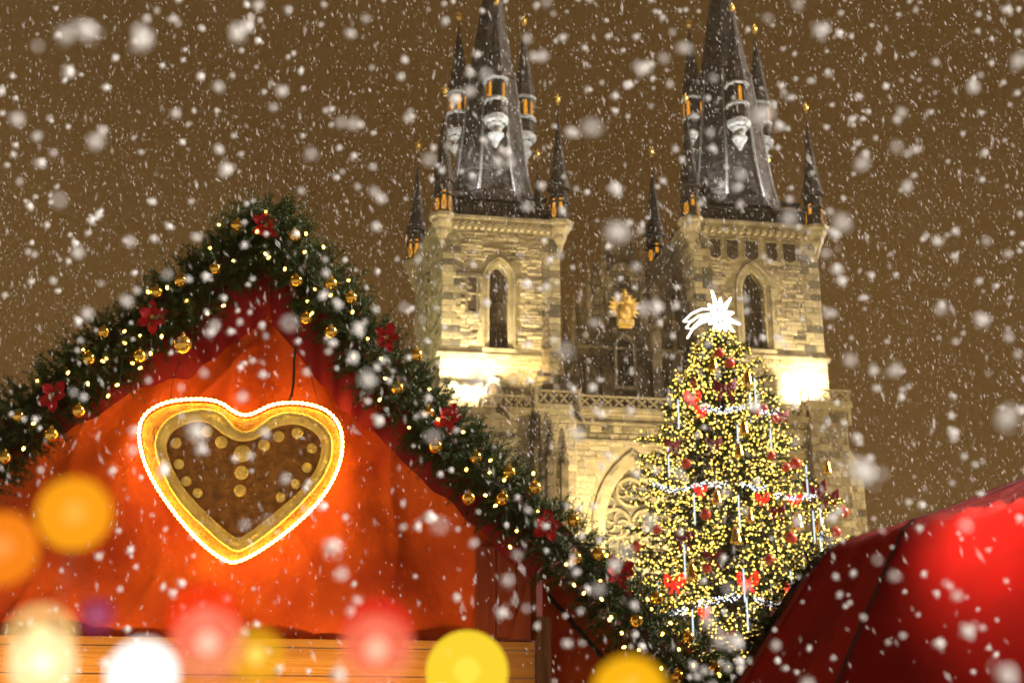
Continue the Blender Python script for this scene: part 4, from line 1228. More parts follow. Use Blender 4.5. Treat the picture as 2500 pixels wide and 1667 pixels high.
# darker red valance added for the shade inside the rafters, deeper on the right
M_SHADE, t_, p_, o_ = new_mat('red_shade_cloth')
fabric(M_SHADE, t_, p_, o_, (0.16, 0.004, 0.006), (0.24, 0.006, 0.008), 0.0)  # shade under the rafters is put into this darker red
def shade_cloth(top, low, seed):
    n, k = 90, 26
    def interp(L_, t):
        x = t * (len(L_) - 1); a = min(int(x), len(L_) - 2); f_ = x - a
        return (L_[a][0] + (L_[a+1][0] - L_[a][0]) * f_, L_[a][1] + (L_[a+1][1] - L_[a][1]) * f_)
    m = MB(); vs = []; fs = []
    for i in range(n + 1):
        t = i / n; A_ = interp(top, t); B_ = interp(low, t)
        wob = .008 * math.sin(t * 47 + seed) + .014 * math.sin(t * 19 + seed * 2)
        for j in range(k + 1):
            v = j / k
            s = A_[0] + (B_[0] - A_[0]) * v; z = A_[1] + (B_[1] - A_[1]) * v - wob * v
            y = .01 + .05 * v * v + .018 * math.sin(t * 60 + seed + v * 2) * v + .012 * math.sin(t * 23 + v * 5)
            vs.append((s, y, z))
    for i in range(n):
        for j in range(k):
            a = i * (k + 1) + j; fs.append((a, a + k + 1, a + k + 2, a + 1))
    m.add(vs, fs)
    return m.build('shade_cloth', M_SHADE, stall, smooth=True)
shade_cloth([hp(x, y) for x, y in ((655,575),(760,690),(870,818),(985,955),(1100,1085),(1230,1215),(1370,1340))],
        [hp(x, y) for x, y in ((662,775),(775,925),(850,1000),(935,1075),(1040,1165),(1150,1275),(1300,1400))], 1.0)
shade_cloth([hp(x, y) for x, y in ((655,575),(555,655),(430,748),(300,838),(180,930),(70,1030),(-60,1140))],
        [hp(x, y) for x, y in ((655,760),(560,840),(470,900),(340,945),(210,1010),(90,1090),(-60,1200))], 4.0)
# roof sheets going back from the gable
for pts_, nm in ((lefts, 0), (rights, 1)):
    m = MB(); n = len(pts_); V_ = []
    for (s, z) in pts_:
        V_ += [(s, -.02, z + .13), (s, 3.2, z + .13), (s, 3.2, z + .10), (s, -.02, z + .10)]
    F_ = []
    for i in range(n - 1):
        for k in range(4): F_.append((4*i + k, 4*i + (k+1) % 4, 4*i + 4 + (k+1) % 4, 4*i + 4 + k))
    F_ += [(0, 1, 2, 3), (4*n-4, 4*n-3, 4*n-2, 4*n-1)]
    m.add(V_, F_); m.build('roof_sheet', M_ROOFRED, stall)
    m = MB(); m.tube([(s, .06, z + .0) for s, z in pts_], .045, 6); m.build('rafter', M_PINE2, stall)
# horizontal boards across the front
zj = [2.50, 2.455, 2.32, 2.185, 2.05, 1.92]
sB = hp(1310, 1590)[0]
for a, b in zip(zj[:-1], zj[1:]):
    m = MB(); m.box(-2.6, sB, .08 + random.uniform(-.004, .004), .12, b + .003, a - .003)
    m.build('board', M_PINE, stall)
# upright boards at the right end with a brace
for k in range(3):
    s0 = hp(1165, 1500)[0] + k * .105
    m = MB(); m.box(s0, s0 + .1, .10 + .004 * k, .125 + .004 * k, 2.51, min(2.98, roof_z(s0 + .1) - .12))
    m.build('upright_board', M_BOUNCE, stall)
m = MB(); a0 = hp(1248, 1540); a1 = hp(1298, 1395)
m.prism([(a0[0], 2.51), (a1[0], 2.51), (a1[0], a1[1])], .05, .09); m.build('brace', M_BOUNCE, stall)
s0 = hp(1312, 1600)[0]
m = MB(); m.box(s0 + .004, s0 + .075, .04, .12, 0, 2.62); m.build('post', M_PINE2, stall)
m = MB(); m.box(-2.68, -2.61, .04, .12, 0, 2.9); m.build('post', M_PINE2, stall)
# dark side curtain below the right eave
m = MB(); NU2 = 50; vs = []; fs = []
for i in range(NU2 + 1):
    s = s0 + .08 + (2.75 - s0) * i / NU2
    for j in range(13):
        z = 1.3 + (roof_z(s) - .02 - 1.3) * j / 12
        vs.append((s, .42 + .03 * math.sin(i * .7) + .02 * math.sin(i * 1.9 + j * .3), z))
for i in range(NU2):
    for j in range(12):
        a = i * 13 + j; fs.append((a, a + 13, a + 14, a + 1))
m.add(vs, fs); m.build('side_curtain', M_DRAPE, stall, smooth=True)
m = MB(); m.tube([(s0 + .1, .36, 2.78), (s0 + .42, .36, 2.42), (s0 + .75, .36, 2.2)], .012, 5); m.build('guy_rope', M_CABLE, stall)
# counter and lower front (below the picture)
for k in range(7):
    m = MB(); m.box(-2.6, sB, .08, .12, .1 + k * .135, .23 + k * .135); m.build('board', M_PINE, stall)
m = MB(); m.box(-2.65, sB + .06, -.25, .5, 1.05, 1.09); m.build('counter', M_PINE, stall)
# small loose flap of pale cloth by the peak
m = MB(); q = [hp(x, y, -.02) for x, y in ((688,664),(702,682),(716,700),(730,732),(734,738),(722,728),(708,700))]
m.prism(q, -.03, -.02); m.build('flap', mat('pale_flap', (.5, .28, .22), .8), stall)

# stall lamps hanging under the boards, just below the picture
M_LAMPSHADE = mat('lamp_enamel', (0.03, 0.05, 0.03), .3, .2, .1, 5)
M_LAMPBULB = emit('lamp_bulb', (1.0, 0.6, 0.2), 12.0)
for i, (s, nn) in enumerate(((-1.0, -.75), (.45, -.75))):
    w = hw(s, nn, 1.70)
    root = empty('stall_lamp', w, HYAW, 'enamel work lamp pointing up at the stall boards, %s end' % ('left' if i == 0 else 'right'), 'lamp', 'stall lamps')
    m = MB(); m.lathe((0, 0, 0), [(.03, -.08), (.06, -.04), (.10, .03), (.095, .03), (.05, -.03)], 14, 0, False); m.build('shade', M_LAMPSHADE, root)
    m = MB(); m.sphere((0, 0, .0), .03, 8, 6); m.build('bulb', M_LAMPBULB, root)
    m = MB(); m.tube([(0, 0, -.06), (0, .2, -.3), (0, .75, -.62)], .012, 6); m.build('arm', M_IRON, root)
    l = bpy.data.lights.new('lamp_light', 'SPOT'); l.energy = 88 * LX; l.color = (1.0, 0.60, 0.18); l.shadow_soft_size = .06; l.spot_size = R(125); l.spot_blend = 1.0
    o = bpy.data.objects.new('lamp_light', l); COL.objects.link(o); o.parent = root; o.location = (0, 0, .07); o.rotation_euler = (R(98), 0, 0)

# ------------------------------------------------------------------ gingerbread heart sign
HN = .015
heart_px = [(557,1375),(500,1337),(437,1268),(385,1195),(352,1130),(338,1060),(352,1015),(395,988),(450,978),(515,978),(548,990),(572,1010),(600,1019),(628,1010),(660,992),(705,985),(760,990),(805,1008),(833,1045),(838,1100),(822,1160),(785,1222),(722,1285),(640,1345),(585,1374)]
def smooth_closed(pts, it=3, sharp=()):
    P = [Vector((a, 0, b)) for a, b in pts]
    for _ in range(it):
        Q = []
        n = len(P)
        for i in range(n):
            a, b = P[i], P[(i + 1) % n]
            Q += [a.lerp(b, .25), a.lerp(b, .75)]
        P = Q
    return P
hpts = [hp(x, y, HN) for x, y in heart_px]
outline = smooth_closed(hpts, 3)
hc = Vector((sum(p.x for p in outline) / len(outline), 0, sum(p.z for p in outline) / len(outline)))
def offset(P, d):
    """inward offset of a closed outline"""
    n = len(P); Q = []
    ar = sum(P[i].x * P[(i+1) % n].z - P[(i+1) % n].x * P[i].z for i in range(n))
    sg = 1 if ar > 0 else -1
    for i in range(n):
        t = (P[(i+2) % n] - P[i-2]).normalized()
        nn = Vector((-t.z, 0, t.x)) * sg
        Q.append(P[i] + nn * d)
    return Q
horg = hw(hc.x, HN, 0)
heart = empty('gingerbread_heart', (horg.x, horg.y, hc.z), HYAW, 'large brown gingerbread heart sign outlined by a glowing rope light', 'heart sign')
loc = [p - hc for p in outline]
M_GINGER = mat('gingerbread', (0.36, 0.155, 0.036), .85, 0, .35, 22, .5, 60)
M_ICING = mat('sugar_icing', (0.95, 0.66, 0.19), .6, 0, .18, 14, .4, 50)
M_ROPE = emit('rope_light', (1.0, 0.62, 0.11), 46.0)
def plate(name, P, y0, y1, matl, parent, rim=0.0):
    m = MB(); n = len(P)
    Pi = offset(P, rim) if rim else P
    vs = [(p.x, y1, p.z) for p in P] + [(p.x, (y0 + y1) / 2 if rim else y0, p.z) for p in P] + [(p.x, y0, p.z) for p in Pi]
    fs = []
    for r_ in range(2):
        for i in range(n):
            j = (i + 1) % n; fs.append((r_*n + i, r_*n + j, (r_+1)*n + j, (r_+1)*n + i))
    m.add(vs, fs)
    b = len(m.v)
    m.add([(0, y0, -.02)] + [(p.x, y0, p.z) for p in Pi], [(0, i + 1, (i + 1) % n + 1) for i in range(n)])
    m.add([(0, y1, -.02)] + [(p.x, y1, p.z) for p in P], [(0, (i + 1) % n + 1, i + 1) for i in range(n)])
    return m.build(name, matl, parent)
plate('biscuit', offset(loc, .012), 0.0, .05, M_GINGER, heart)
zd = lambda x, y: (300 + x / 3.1366, 930 + y / 3.1366)
def resample(P, n):
    P = list(P) + [P[0]]
    cum = [0.0]
    for a, b in zip(P[:-1], P[1:]): cum.append(cum[-1] + (b - a).length)
    out = []; k = 0
    for i in range(n):
        t = cum[-1] * i / n
        while cum[k + 1] < t: k += 1
        f_ = (t - cum[k]) / max(cum[k + 1] - cum[k], 1e-9)
        out.append(P[k].lerp(P[k + 1], f_))
    return out
bo_px = [(880,1310),(780,1255),(640,1130),(480,980),(380,840),(310,700),(255,540),(260,440),(300,350),(380,280),(480,245),(590,225),(700,235),(770,270),(830,345),(880,390),(940,405),(1000,390),(1060,345),(1140,285),(1240,250),(1350,255),(1450,290),(1540,350),(1590,430),(1605,520),(1580,640),(1520,760),(1400,900),(1240,1060),(1080,1190),(960,1270)]
bi_px = [(885,1213),(800,1160),(660,1030),(530,900),(440,780),(370,650),(332,520),(345,440),(390,380),(480,330),(590,305),(650,320),(700,355),(780,420),(860,455),(930,465),(1000,455),(1060,420),(1130,375),(1200,345),(1290,330),(1380,345),(1460,385),(1510,440),(1525,520),(1500,640),(1430,760),(1330,870),(1200,980),(1050,1105),(960,1165)]
def curve_of(px):
    return resample([p - hc for p in smooth_closed([hp(*zd(*p), HN) for p in px], 2)], 150)
A = curve_of(bo_px); B = curve_of(bi_px)
n = len(A)
m = MB()
vs = []; rows = ((A, 1.0, .001, 0), (A, 1.0, -.014, 0), (A, .0, -.020, .14), (A, .0, -.020, .86), (A, .0, -.014, 1.0), (A, .0, .001, 1.0))
for (_, _, yy, t) in rows:
    for p, q in zip(A, B):
        c = p.lerp(q, t); wob = random.uniform(-.0012, .0012)
        vs.append((c.x + wob, yy + wob, c.z + wob))
fs = []
for r_ in range(len(rows) - 1):
    for i in range(n):
        j = (i + 1) % n; fs.append((r_*n + i, r_*n + j, (r_+1)*n + j, (r_+1)*n + i))
m.add(vs, fs); m.build('icing_band', M_ICING, heart, smooth=True)
m = MB(); m.tube([(p.x, -.016, p.z) for p in A], .0075, 6, True); m.build('icing_bead', M_ICING, heart, smooth=True)
for (x, y, r) in ((648,385,45),(755,468,49),(408,475,43),(430,637,40),(485,767,39),(573,857,37),(917,556,68),(910,702,53),(897,838,46),(1080,491,45),(1193,425,44),(1337,397,46),(1450,517,41),(1411,663,39),(1325,789,37),(1210,890,37)):
    s, z = hp(*zd(x, y), HN); rr = r / 3.1366 / FOCAL * 7.35
    m = MB()
    k = 14
    prof = [(rr, .002), (rr * .98, -.008), (rr * .8, -.014), (rr * .02, -.016)]
    vs = []
    for (r_, yy) in prof:
        for i in range(k):
            a = 2 * math.pi * i / k; wob = 1 + random.uniform(-.04, .04)
            vs.append((s - hc.x + r_ * wob * math.cos(a), yy, z - hc.z + r_ * wob * math.sin(a)))
    fs = []
    for q in range(3):
        for i in range(k):
            fs.append((q*k + i, q*k + (i+1) % k, (q+1)*k + (i+1) % k, (q+1)*k + i))
    m.add(vs, fs); m.build('icing_dot', M_ICING, heart, smooth=True)
m = MB(); m.tube([(p.x, -.028, p.z) for p in offset(loc, .0)], .0046, 8, True); rp = m.build('rope_light', M_ROPE, heart, smooth=True)
m = MB(); m.lathe((0, 0, 0), [(.001, -.0085), (.0062, -.006), (.0085, 0), (.0062, .006), (.001, .0085)], 8); bead_me = m.mesh('rope_bulb', True); bead_me.materials.append(M_ROPE)
for p in resample(offset(loc, .0), 120):
    o = link('rope_bulb', bead_me, None, heart); o.location = (p.x, -.030, p.z)
m = MB(); a = hp(548, 985, HN); 
def rel(x, y, n): 
    s, z = hp(x, y, n); return (s - hc.x, n - HN, z - hc.z)
m.tube([rel(752, 890, .02), rel(770, 960, -.01), rel(790, 1010, -.02)], .0018, 4); m.tube([rel(440, 880, .02), rel(420, 940, -.01), rel(415, 985, -.02)], .0018, 4)
m.build('hanging_wire', M_IRON, heart)
m = MB(); m.tube([rel(722, 770, .0), rel(726, 800, -.01), rel(722, 840, 0), rel(718, 880, .02), rel(717, 930, .03), rel(712, 965, .01), rel(703, 982, -.02)], .0065, 6); m.build('power_cable', M_CABLE, heart, smooth=True)
m = MB(); m.tube([rel(726, 735, -.03), rel(728, 768, -.03)], [.03, .018], 6); m.build('plug', M_CABLE, heart)

# ------------------------------------------------------------------ garlands on the gable
def garland(name, px, label, Y=None, half=.15, dens=680, frame=None, seed=1, front=-.05, group=None, tail=1.0):
    rng = np.random.default_rng(seed)
    if frame == 'hut': pts = [hw(*((lambda q: (q[0], front, q[1]))(hp(x, y, front)))) for x, y in px]
    else: pts = [at(x, y, Y) for x, y in px]
    root = empty(name, pts[0], 0, label, 'garland', group)
    P = np.array([tuple(p - pts[0]) for p in pts])
    seg = np.linalg.norm(P[1:] - P[:-1], axis=1); cum = np.concatenate([[0], np.cumsum(seg)]); T = cum[-1]
    n = int(T * dens)
    u = rng.uniform(-.03, T, n)
    C = np.stack([np.interp(u, cum, P[:, k]) for k in range(3)], axis=1)
    idx = np.clip(np.searchsorted(cum, u) - 1, 0, len(seg) - 1)
    tan = unit((P[1:] - P[:-1])[idx])
    nrm = np.array([0, -1.0, 0]); up = unit(np.cross(tan, nrm))
    phi = rng.uniform(-math.pi * .62, math.pi * .62, n)
    rad = np.cos(phi)[:, None] * nrm[None] + np.sin(phi)[:, None] * up
    lump = .78 + .30 * np.sin(u * 9.0 + seed) * np.sin(u * 23 + 2 * seed) + rng.uniform(-.15, .2, n)
    D = unit(rad + tan * rng.uniform(-.75, .75, (n, 1)) + rng.normal(size=(n, 3)) * .18)
    start = C + rad * (half * rng.uniform(.05, .62, n))[:, None]
    Ln = half * np.clip(lump, .35, 1.3) * rng.uniform(.45, .85, n)
    V = needle_mesh(start, D, Ln, 52, .030, .0030, 1.0, rng)
    o = tri_soup('needles', V, M_NEEDLE, root, 4); o['kind'] = 'stuff'
    m = MB(); m.tube([tuple(p) for p in P], half * .25, 6); m.build('stem', M_BARK, root)
    return root
L_PX = [(668,540),(640,575),(560,645),(430,745),(300,835),(180,930),(70,1030),(-60,1140),(-140,1210)]
R_PX = [(640,540),(668,575),(760,685),(870,815),(985,955),(1100,1085),(1230,1210),(1370,1335),(1500,1465),(1620,1585),(1730,1695),(1800,1765)]
garland('fir_garland', L_PX, 'thick fir garland along the left slope of the stall gable', half=.21, frame='hut', seed=3, group='fir garlands on the gable')
garland('fir_garland', R_PX, 'thick fir garland along the right slope of the stall gable', half=.21, frame='hut', seed=5, group='fir garlands on the gable')

Z1 = lambda L: [(300 + x / 2.8, 440 + y / 2.8) for x, y in L]
Z2 = lambda L: [(x / 3.136, 750 + y / 3.136) for x, y in L]
Z4 = lambda L: [(800 + x / 2.852, 750 + y / 2.852) for x, y in L]
Z5 = lambda L: [(1200 + x / 3.358, 1200 + y / 3.358) for x, y in L]
bulb_px = Z1([(655,305),(595,465),(755,553),(975,505),(997,530),(975,215),(917,353),(1252,367),(1243,492),(1372,458),(1107,608),(1315,745),(1545,685),(1420,787),(1262,828),(1292,910),(1570,902),(303,735),(172,765),(433,825),(687,858),(580,912),(118,1063),(12,1112),(265,1068),(10,1033),(190,1185),(118,1283),(68,1250),(1675,1085),(1577,1205),(1767,1220),(1795,1355),(1755,1500)]) \
    + Z2([(637,327),(815,390),(788,413),(520,502),(283,563),(673,585),(897,595),(828,678),(255,890),(180,1082)]) \
    + Z4([(710,573),(770,780),(568,838),(942,868),(1133,1065),(965,1130),(1128,1150),(1228,1203),(1432,1157),(1100,1308),(1168,1380),(1462,1423),(1318,1557)]) \
    + Z5([(152,453),(610,597),(945,523),(893,730),(677,763),(757,830),(903,880),(1280,880),(1310,960),(982,1028),(967,1050),(1068,1158),(1470,1075),(1400,1165),(1085,1272),(1207,1297),(1537,1292),(1393,1447),(1655,1423),(1870,1503)])
M_LED = emit('garland_led', (1.0, 0.52, 0.07), 15.0)
m = MB(); m.lathe((0, 0, 0), [(.0035, -.010), (.0065, -.004), (.007, .004), (.004, .010)], 8); led_me = m.mesh('bulb', True); led_me.materials.append(M_LED)
m = MB(); m.lathe((0, 0, 0), [(.0045, -.024), (.0045, -.009)], 6); sock_me = m.mesh('socket'); sock_me.materials.append(M_CABLE)
for side in (0, 1):
    sel = [p for p in bulb_px if (p[0] < 662) == (side == 0)]
    sel.sort(key=lambda p: p[0] if side else -p[0])
    w0 = hw(*((lambda q: (q[0], -.22, q[1]))(hp(*sel[0], -.22))))
    root = empty('string_lights', w0, HYAW, 'warm white string lights woven through the %s gable garland' % ('right' if side else 'left'), 'string lights')
    run = []
    for p in sel:
        s, z = hp(p[0], p[1], -.215)
        w = hw(s, -.215, z)
        l = Matrix.Rotation(-HYAW, 3, 'Z') @ (w - w0)
        b = link('bulb', led_me, None, root); b.location = l; b.rotation_euler = (random.uniform(-1, 1), random.uniform(-1.5, 1.5), 0)
        k = link('socket', sock_me, None, b)
        run.append(l + Vector((0, .05, 0)))
    m = MB(); m.tube(run, .0022, 4); m.build('wire', M_CABLE, root)

ball_px = [(579,551),(718,575),(524,656),(440,685),(382,713),(723,686),(808,693),(857,727),(747,777),(808,811),(446,841),(341,869),(971,948),(253,811),(216,875),(191,1003),(45,1016),(125,1061),(11,1117),
           (1017,867),(1045,1007),(1064,1090),(1161,1116),(1243,1153),(1305,1190),(1144,1216),(1227,1217),(1400,1271),(1404,1362),(1462,1353),(1603,1459),(1553,1514),(1680,1556),(1654,1651),(1743,1632)]
srcs = None
for side in (0, 1):
    sel = sorted([p for p in ball_px if (p[0] < 662) == (side == 0)], key=lambda p: p[1])
    for i, p in enumerate(sel):
        n_ = -.20 if p != (446, 841) else -.25
        s, z = hp(p[0], p[1], n_); w = hw(s, n_, z)
        lab = 'gold glass bauble on the %s gable garland, %s down from the peak' % ('right' if side else 'left', ORD[i])
        if srcs is None:
            srcs = empty('gold_bauble', w, 0, lab, 'bauble', 'gold baubles on the gable garland'); bauble_parts(srcs, .034, M_AMBER, nu=24, nv=16)
        else: copy_thing(srcs, w, lab, random.uniform(0, 3), 1.35 if p == (446, 841) else random.uniform(.93, 1.06))

# poinsettia flowers of red cloth
M_PETAL = mat('red_velvet', (0.50, 0.008, 0.010), .7, 0, .3, 14, .3, 60)
M_PISTIL = mat('yellow_pistil', (0.45, 0.33, 0.05), .6, 0, .2, 30)
def petal_mesh(l, w, bend):
    m = MB(); n = 7; vs = []; fs = []
    for i in range(n + 1):
        t = i / n; ww = w * math.sin(math.pi * min(1, t * .93 + .07)) ** .8 * (1 if i < n else .02)
        y = -bend * math.sin(t * 1.9)
        for k, q in enumerate((-1, -.5, 0, .5, 1)):
            vs.append((q * ww, y - .006 * abs(q) * (1 if k != 2 else 0) + .004 * math.sin(t * 9 + q * 3), .008 + t * l))
    for i in range(n):
        for k in range(4): a = i * 5 + k; fs.append((a, a + 1, a + 6, a + 5))
    m.add(vs, fs); me = m.mesh('petal', True); me.materials.append(M_PETAL); return me
PET = [petal_mesh(.075, .028, .016), petal_mesh(.062, .026, .026), petal_mesh(.085, .024, .006)]
flo_px = [((650,553), 'at the very peak'), ((372,775), 'upper one on the left slope'), ((130,965), 'lower one on the left slope'), ((945,825), 'highest one on the right slope'), ((1097,1022), 'second one down the right slope'), ((1335,1285), 'third one down the right slope'), ((1510,1395), 'lowest one on the right slope')]
for (p, wh) in flo_px:
    s, z = hp(p[0], p[1], -.2); w = hw(s, -.2, z)
    root = empty('poinsettia_flower', w, HYAW, 'red cloth poinsettia flower on the gable garland, %s' % wh, 'flower', 'poinsettia flowers on the garland')
    a0 = random.uniform(0, 60); k = random.choice((5, 6))
    for i in range(k):
        o = link('petal', PET[i % 3], None, root); o.rotation_euler = (random.uniform(-.35, .25), R(a0 + 360 * i / k + random.uniform(-12, 12)), 0)
    m = MB()
    for i in range(7):
        a = i * .9; m.sphere((.008 * math.cos(a) * (i > 0), -.014, .008 * math.sin(a) * (i > 0)), .004, 6, 4)
    m.build('pistil', M_PISTIL, root)

# ------------------------------------------------------------------ red parasol at the right
UY = 6.2
apex = at(2610, 1132, UY)
uc = Vector((apex.x, UY, 0))
PARA_SPEC = 0.0
para = empty('market_parasol', uc, R(10), 'large dark red domed parasol glowing bright red from a lamp inside', 'parasol')
M_CANOPY, t_, p_, o_ = new_mat('parasol_cloth')
fabric(M_CANOPY, t_, p_, o_, (0.15, 0.007, 0.005), (0.24, 0.006, 0.005), .40, 2.2, .5)
DOME = [(0, 0), (.18, .06), (.36, .128), (.54, .20), (.72, .268), (.90, .33), (1.08, .39), (1.17, .47), (1.26, .60), (1.36, .74), (1.46, .88), (1.56, 1.03), (1.66, 1.18)]
def wrinkle(a, u):
    return .018 * math.sin(a * 31 + u * 9) * u + .010 * math.sin(a * 67 - u * 23) + .006 * math.sin(a * 140 + u * 50)
def dome(u):
    """radius and drop along the canopy from hub to rim"""
    x = u * (len(DOME) - 1); k = min(int(x), len(DOME) - 2); f_ = x - k
    P0 = DOME[max(k - 1, 0)]; P1 = DOME[k]; P2 = DOME[k + 1]; P3 = DOME[min(k + 2, len(DOME) - 1)]
    return tuple(.5 * (2*b + (c - a) * f_ + (2*a - 5*b + 4*c - d) * f_**2 + (3*b - a - 3*c + d) * f_**3) for a, b, c, d in zip(P0, P1, P2, P3))
NR = 14
zA = apex.z
M_SEAM = mat('seam_tape', (0.05, 0.008, 0.008), .8, 0, .2, 8)
for k in range(NR):
    m = MB(); vs = []; fs = []; nu, nv = 14, 26
    for i in range(nu + 1):
        a = 2 * math.pi * (k + i / nu) / NR
        sag = math.sin(math.pi * i / nu)
        for j in range(nv + 1):
            r_, d_ = dome(j / nv)
            rr = r_ * (1.03 - .045 * sag)
            vs.append((rr * math.cos(a), rr * math.sin(a), zA - d_ - .02 * sag * j / nv + sag * wrinkle(a, j / nv)))
    for i in range(nu):
        for j in range(nv): q = i * (nv + 1) + j; fs.append((q, q + 1, q + nv + 2, q + nv + 1))
    m.add(vs, fs); m.build('canopy_panel', M_CANOPY, para, smooth=True)
    a = 2 * math.pi * k / NR
    m = MB(); m.tube([(dome(j / 12)[0] * math.cos(a) * .985, dome(j / 12)[0] * math.sin(a) * .985, zA - dome(j / 12)[1] - .016) for j in range(13)], .011, 6)
    m.build('rib', M_IRON, para, smooth=True)
    m = MB(); tw_ = .011
    for j in range(16):
        (ra, da), (rb, db) = dome(j / 16), dome((j + 1) / 16)
        ra, rb = ra * 1.033 + .001, rb * 1.033 + .001
        q = (-math.sin(a) * tw_, math.cos(a) * tw_)
        m.add([(ra * math.cos(a) + q[0], ra * math.sin(a) + q[1], zA - da + .004), (ra * math.cos(a) - q[0], ra * math.sin(a) - q[1], zA - da + .004), (rb * math.cos(a) - q[0], rb * math.sin(a) - q[1], zA - db + .004), (rb * math.cos(a) + q[0], rb * math.sin(a) + q[1], zA - db + .004)], [(0, 1, 2, 3)])
    m.build('seam_tape', M_SEAM, para)
    m = MB(); r1, d1 = dome(.55); m.tube([(.06 * math.cos(a), .06 * math.sin(a), zA - .85), (r1 * .98 * math.cos(a), r1 * .98 * math.sin(a), zA - d1 - .03)], .008, 5); m.build('stretcher', M_IRON, para)
m = MB(); m.tube([(0, 0, 0), (0, 0, zA + .05)], .03, 10); m.build('pole', M_PINE2, para)
m = MB(); m.lathe((0, 0, 0), [(.4, 0), (.4, .06), (.08, .1), (.05, .2)], 16); m.build('base', M_IRON, para)
m = MB(); m.lathe((0, 0, zA), [(.03, .0), (.05, .04), (.02, .1)], 10); m.build('finial', M_PINE2, para)
lw_ = at(2480, 1400, 5.85)
lr = empty('parasol_lamp', lw_, 0, 'bright lamp hanging under the red parasol', 'lamp')
m = MB(); m.sphere((0, 0, 0), .045, 10, 8); m.build('bulb', M_LAMPBULB, lr)
m = MB(); m.lathe((0, 0, 0), [(.02, .04), (.025, .09), (.01, .1)], 8); m.build('socket', M_IRON, lr)
l = bpy.data.lights.new('lamp_light', 'SPOT'); l.spot_size = R(92); l.spot_blend = 1.0; l.energy = 330 * LX; l.color = (1.0, 0.82, 0.6); l.shadow_soft_size = .05
o = bpy.data.objects.new('lamp_light', l); COL.objects.link(o); o.parent = lr; o.location = (0, 0, -.1)
o.rotation_euler = (at(2560, 1235, 4.9) - (lw_ + Vector((0, 0, -.1)))).to_track_quat('-Z', 'Y').to_euler()

garland('fir_bough', [(2035,1335),(1990,1375),(1940,1440),(1895,1510),(1850,1580),(1800,1660),(1770,1720)], 'dark unlit fir garland behind the left edge of the red parasol', Y=7.0, half=.11, dens=260, seed=9)
for i, (pa, pb, pc) in enumerate((((1700,1580),(1800,1555),(1905,1528)), ((1700,1592),(1805,1566),(1900,1545)))):
    A_, B_, C_ = at(*pa, 7.4), at(*pb, 7.2), at(*pc, 6.9)
    root_pts = []
    for k in range(13):
        t = -.25 + 1.5 * k / 12
        root_pts.append(A_ * (1-t)**2 + B_ * 2*t*(1-t) + C_ * t*t)
    m = MB(); m.tube(root_pts, .009, 6)
    tag(m.build('power_cable', M_CABLE, None, smooth=True), '%s black cable strung from the garland to the parasol' % ('upper' if i == 0 else 'lower'), 'cable', 'cables below the christmas tree')

# ------------------------------------------------------------------ coloured globes added near the viewer to stand in for blurred light discs
def globe_mat(name, col, e, clear):
    m, t, p, o = new_mat(name); t.nodes.remove(p)
    em = t.nodes.new('ShaderNodeEmission'); em.inputs['Color'].default_value = (*col, 1); em.inputs['Strength'].default_value = e * LX
    tr_ = t.nodes.new('ShaderNodeBsdfTransparent'); mx = t.nodes.new('ShaderNodeMixShader'); mx.inputs[0].default_value = clear
    t.links.new(em.outputs[0], mx.inputs[1]); t.links.new(tr_.outputs[0], mx.inputs[2]); t.links.new(mx.outputs[0], o.inputs['Surface'])
    return m
GL = [('bright orange', (181,1254), 84, 1.08, (1.0, .36, .01), 1.0, .08),
      ('deep orange', (4,1338), 82, 1.08, (1.0, .25, .01), .95, .12),
      ('red', (497,1512), 84, 1.18, (1.0, .045, .006), .95, .3),
      ('pink', (507,1572), 85, 1.04, (1.0, .27, .16), 1.1, .6),
      ('cream', (100,1556), 77, 1.15, (1.0, .60, .20), 1.1, .45),
      ('pale cream', (104,1620), 75, 1.04, (1.0, .78, .40), 1.35, .35),
      ('violet', (236,1502), 40, 1.2, (.35, .04, .16), .7, .45),
      ('white', (348,1648), 79, 1.02, (1.0, .97, .92), 1.6, 0.0),
      ('crimson', (922,1546), 83, 1.18, (1.0, .03, .02), .8, .35),
      ('rose pink', (920,1588), 87, 1.04, (1.0, .25, .13), 1.05, .6),
      ('lemon yellow', (1140,1640), 98, 2.5, (.95, .66, .03), 1.0, .06),
      ('amber', (1538,1694), 89, 1.08, (1.0, .48, .008), 1.0, .08),
      ('dim yellow', (625,1600), 65, 1.2, (1.0, .50, .015), .9, .45)]
gs = empty('disc_globe_string', (0, 2.5, 0), 0, 'string of coloured globes added near the viewer in place of blurred light discs', 'string lights')
wire_pts = []
for nm, p, r, Y, col, e, clr in GL:
    w = at(p[0], p[1], Y)
    rr = r / FOCAL * (w - Vector((0, 0, EYE))).length
    m = MB(); m.sphere((0, 0, 0), rr, 32, 20)
    o = m.build('globe', globe_mat(nm.replace(' ', '_') + '_globe', col, e * (1.06 if clr else 1), min(.68, clr * 1.1 + .1) if clr else 0), gs, smooth=True)
    o.location = w - gs.location; o['label'] = nm + ' globe for a blurred light disc'
    m = MB(); m.lathe((0, 0, 0), [(rr * .08, -rr * .3), (rr * .3, -rr * .1), (rr * .34, rr * .1), (rr * .2, rr * .3), (rr * .02, rr * .38)], 16)
    m.build('bright_core', emit(nm.replace(' ', '_') + '_bulb', tuple(min(1, c * 1.1 + .12) for c in col), e * 1.7), o, smooth=True)  # brighter centre of the light disc, added inside the globe
    wire_pts.append((w - gs.location + Vector((0, 0, -rr * .9)), rr))
wire_pts.sort(key=lambda q: q[0].x)
m = MB(); m.tube([q[0] for q in wire_pts], .0006, 4); m.build('wire', M_CABLE, gs)

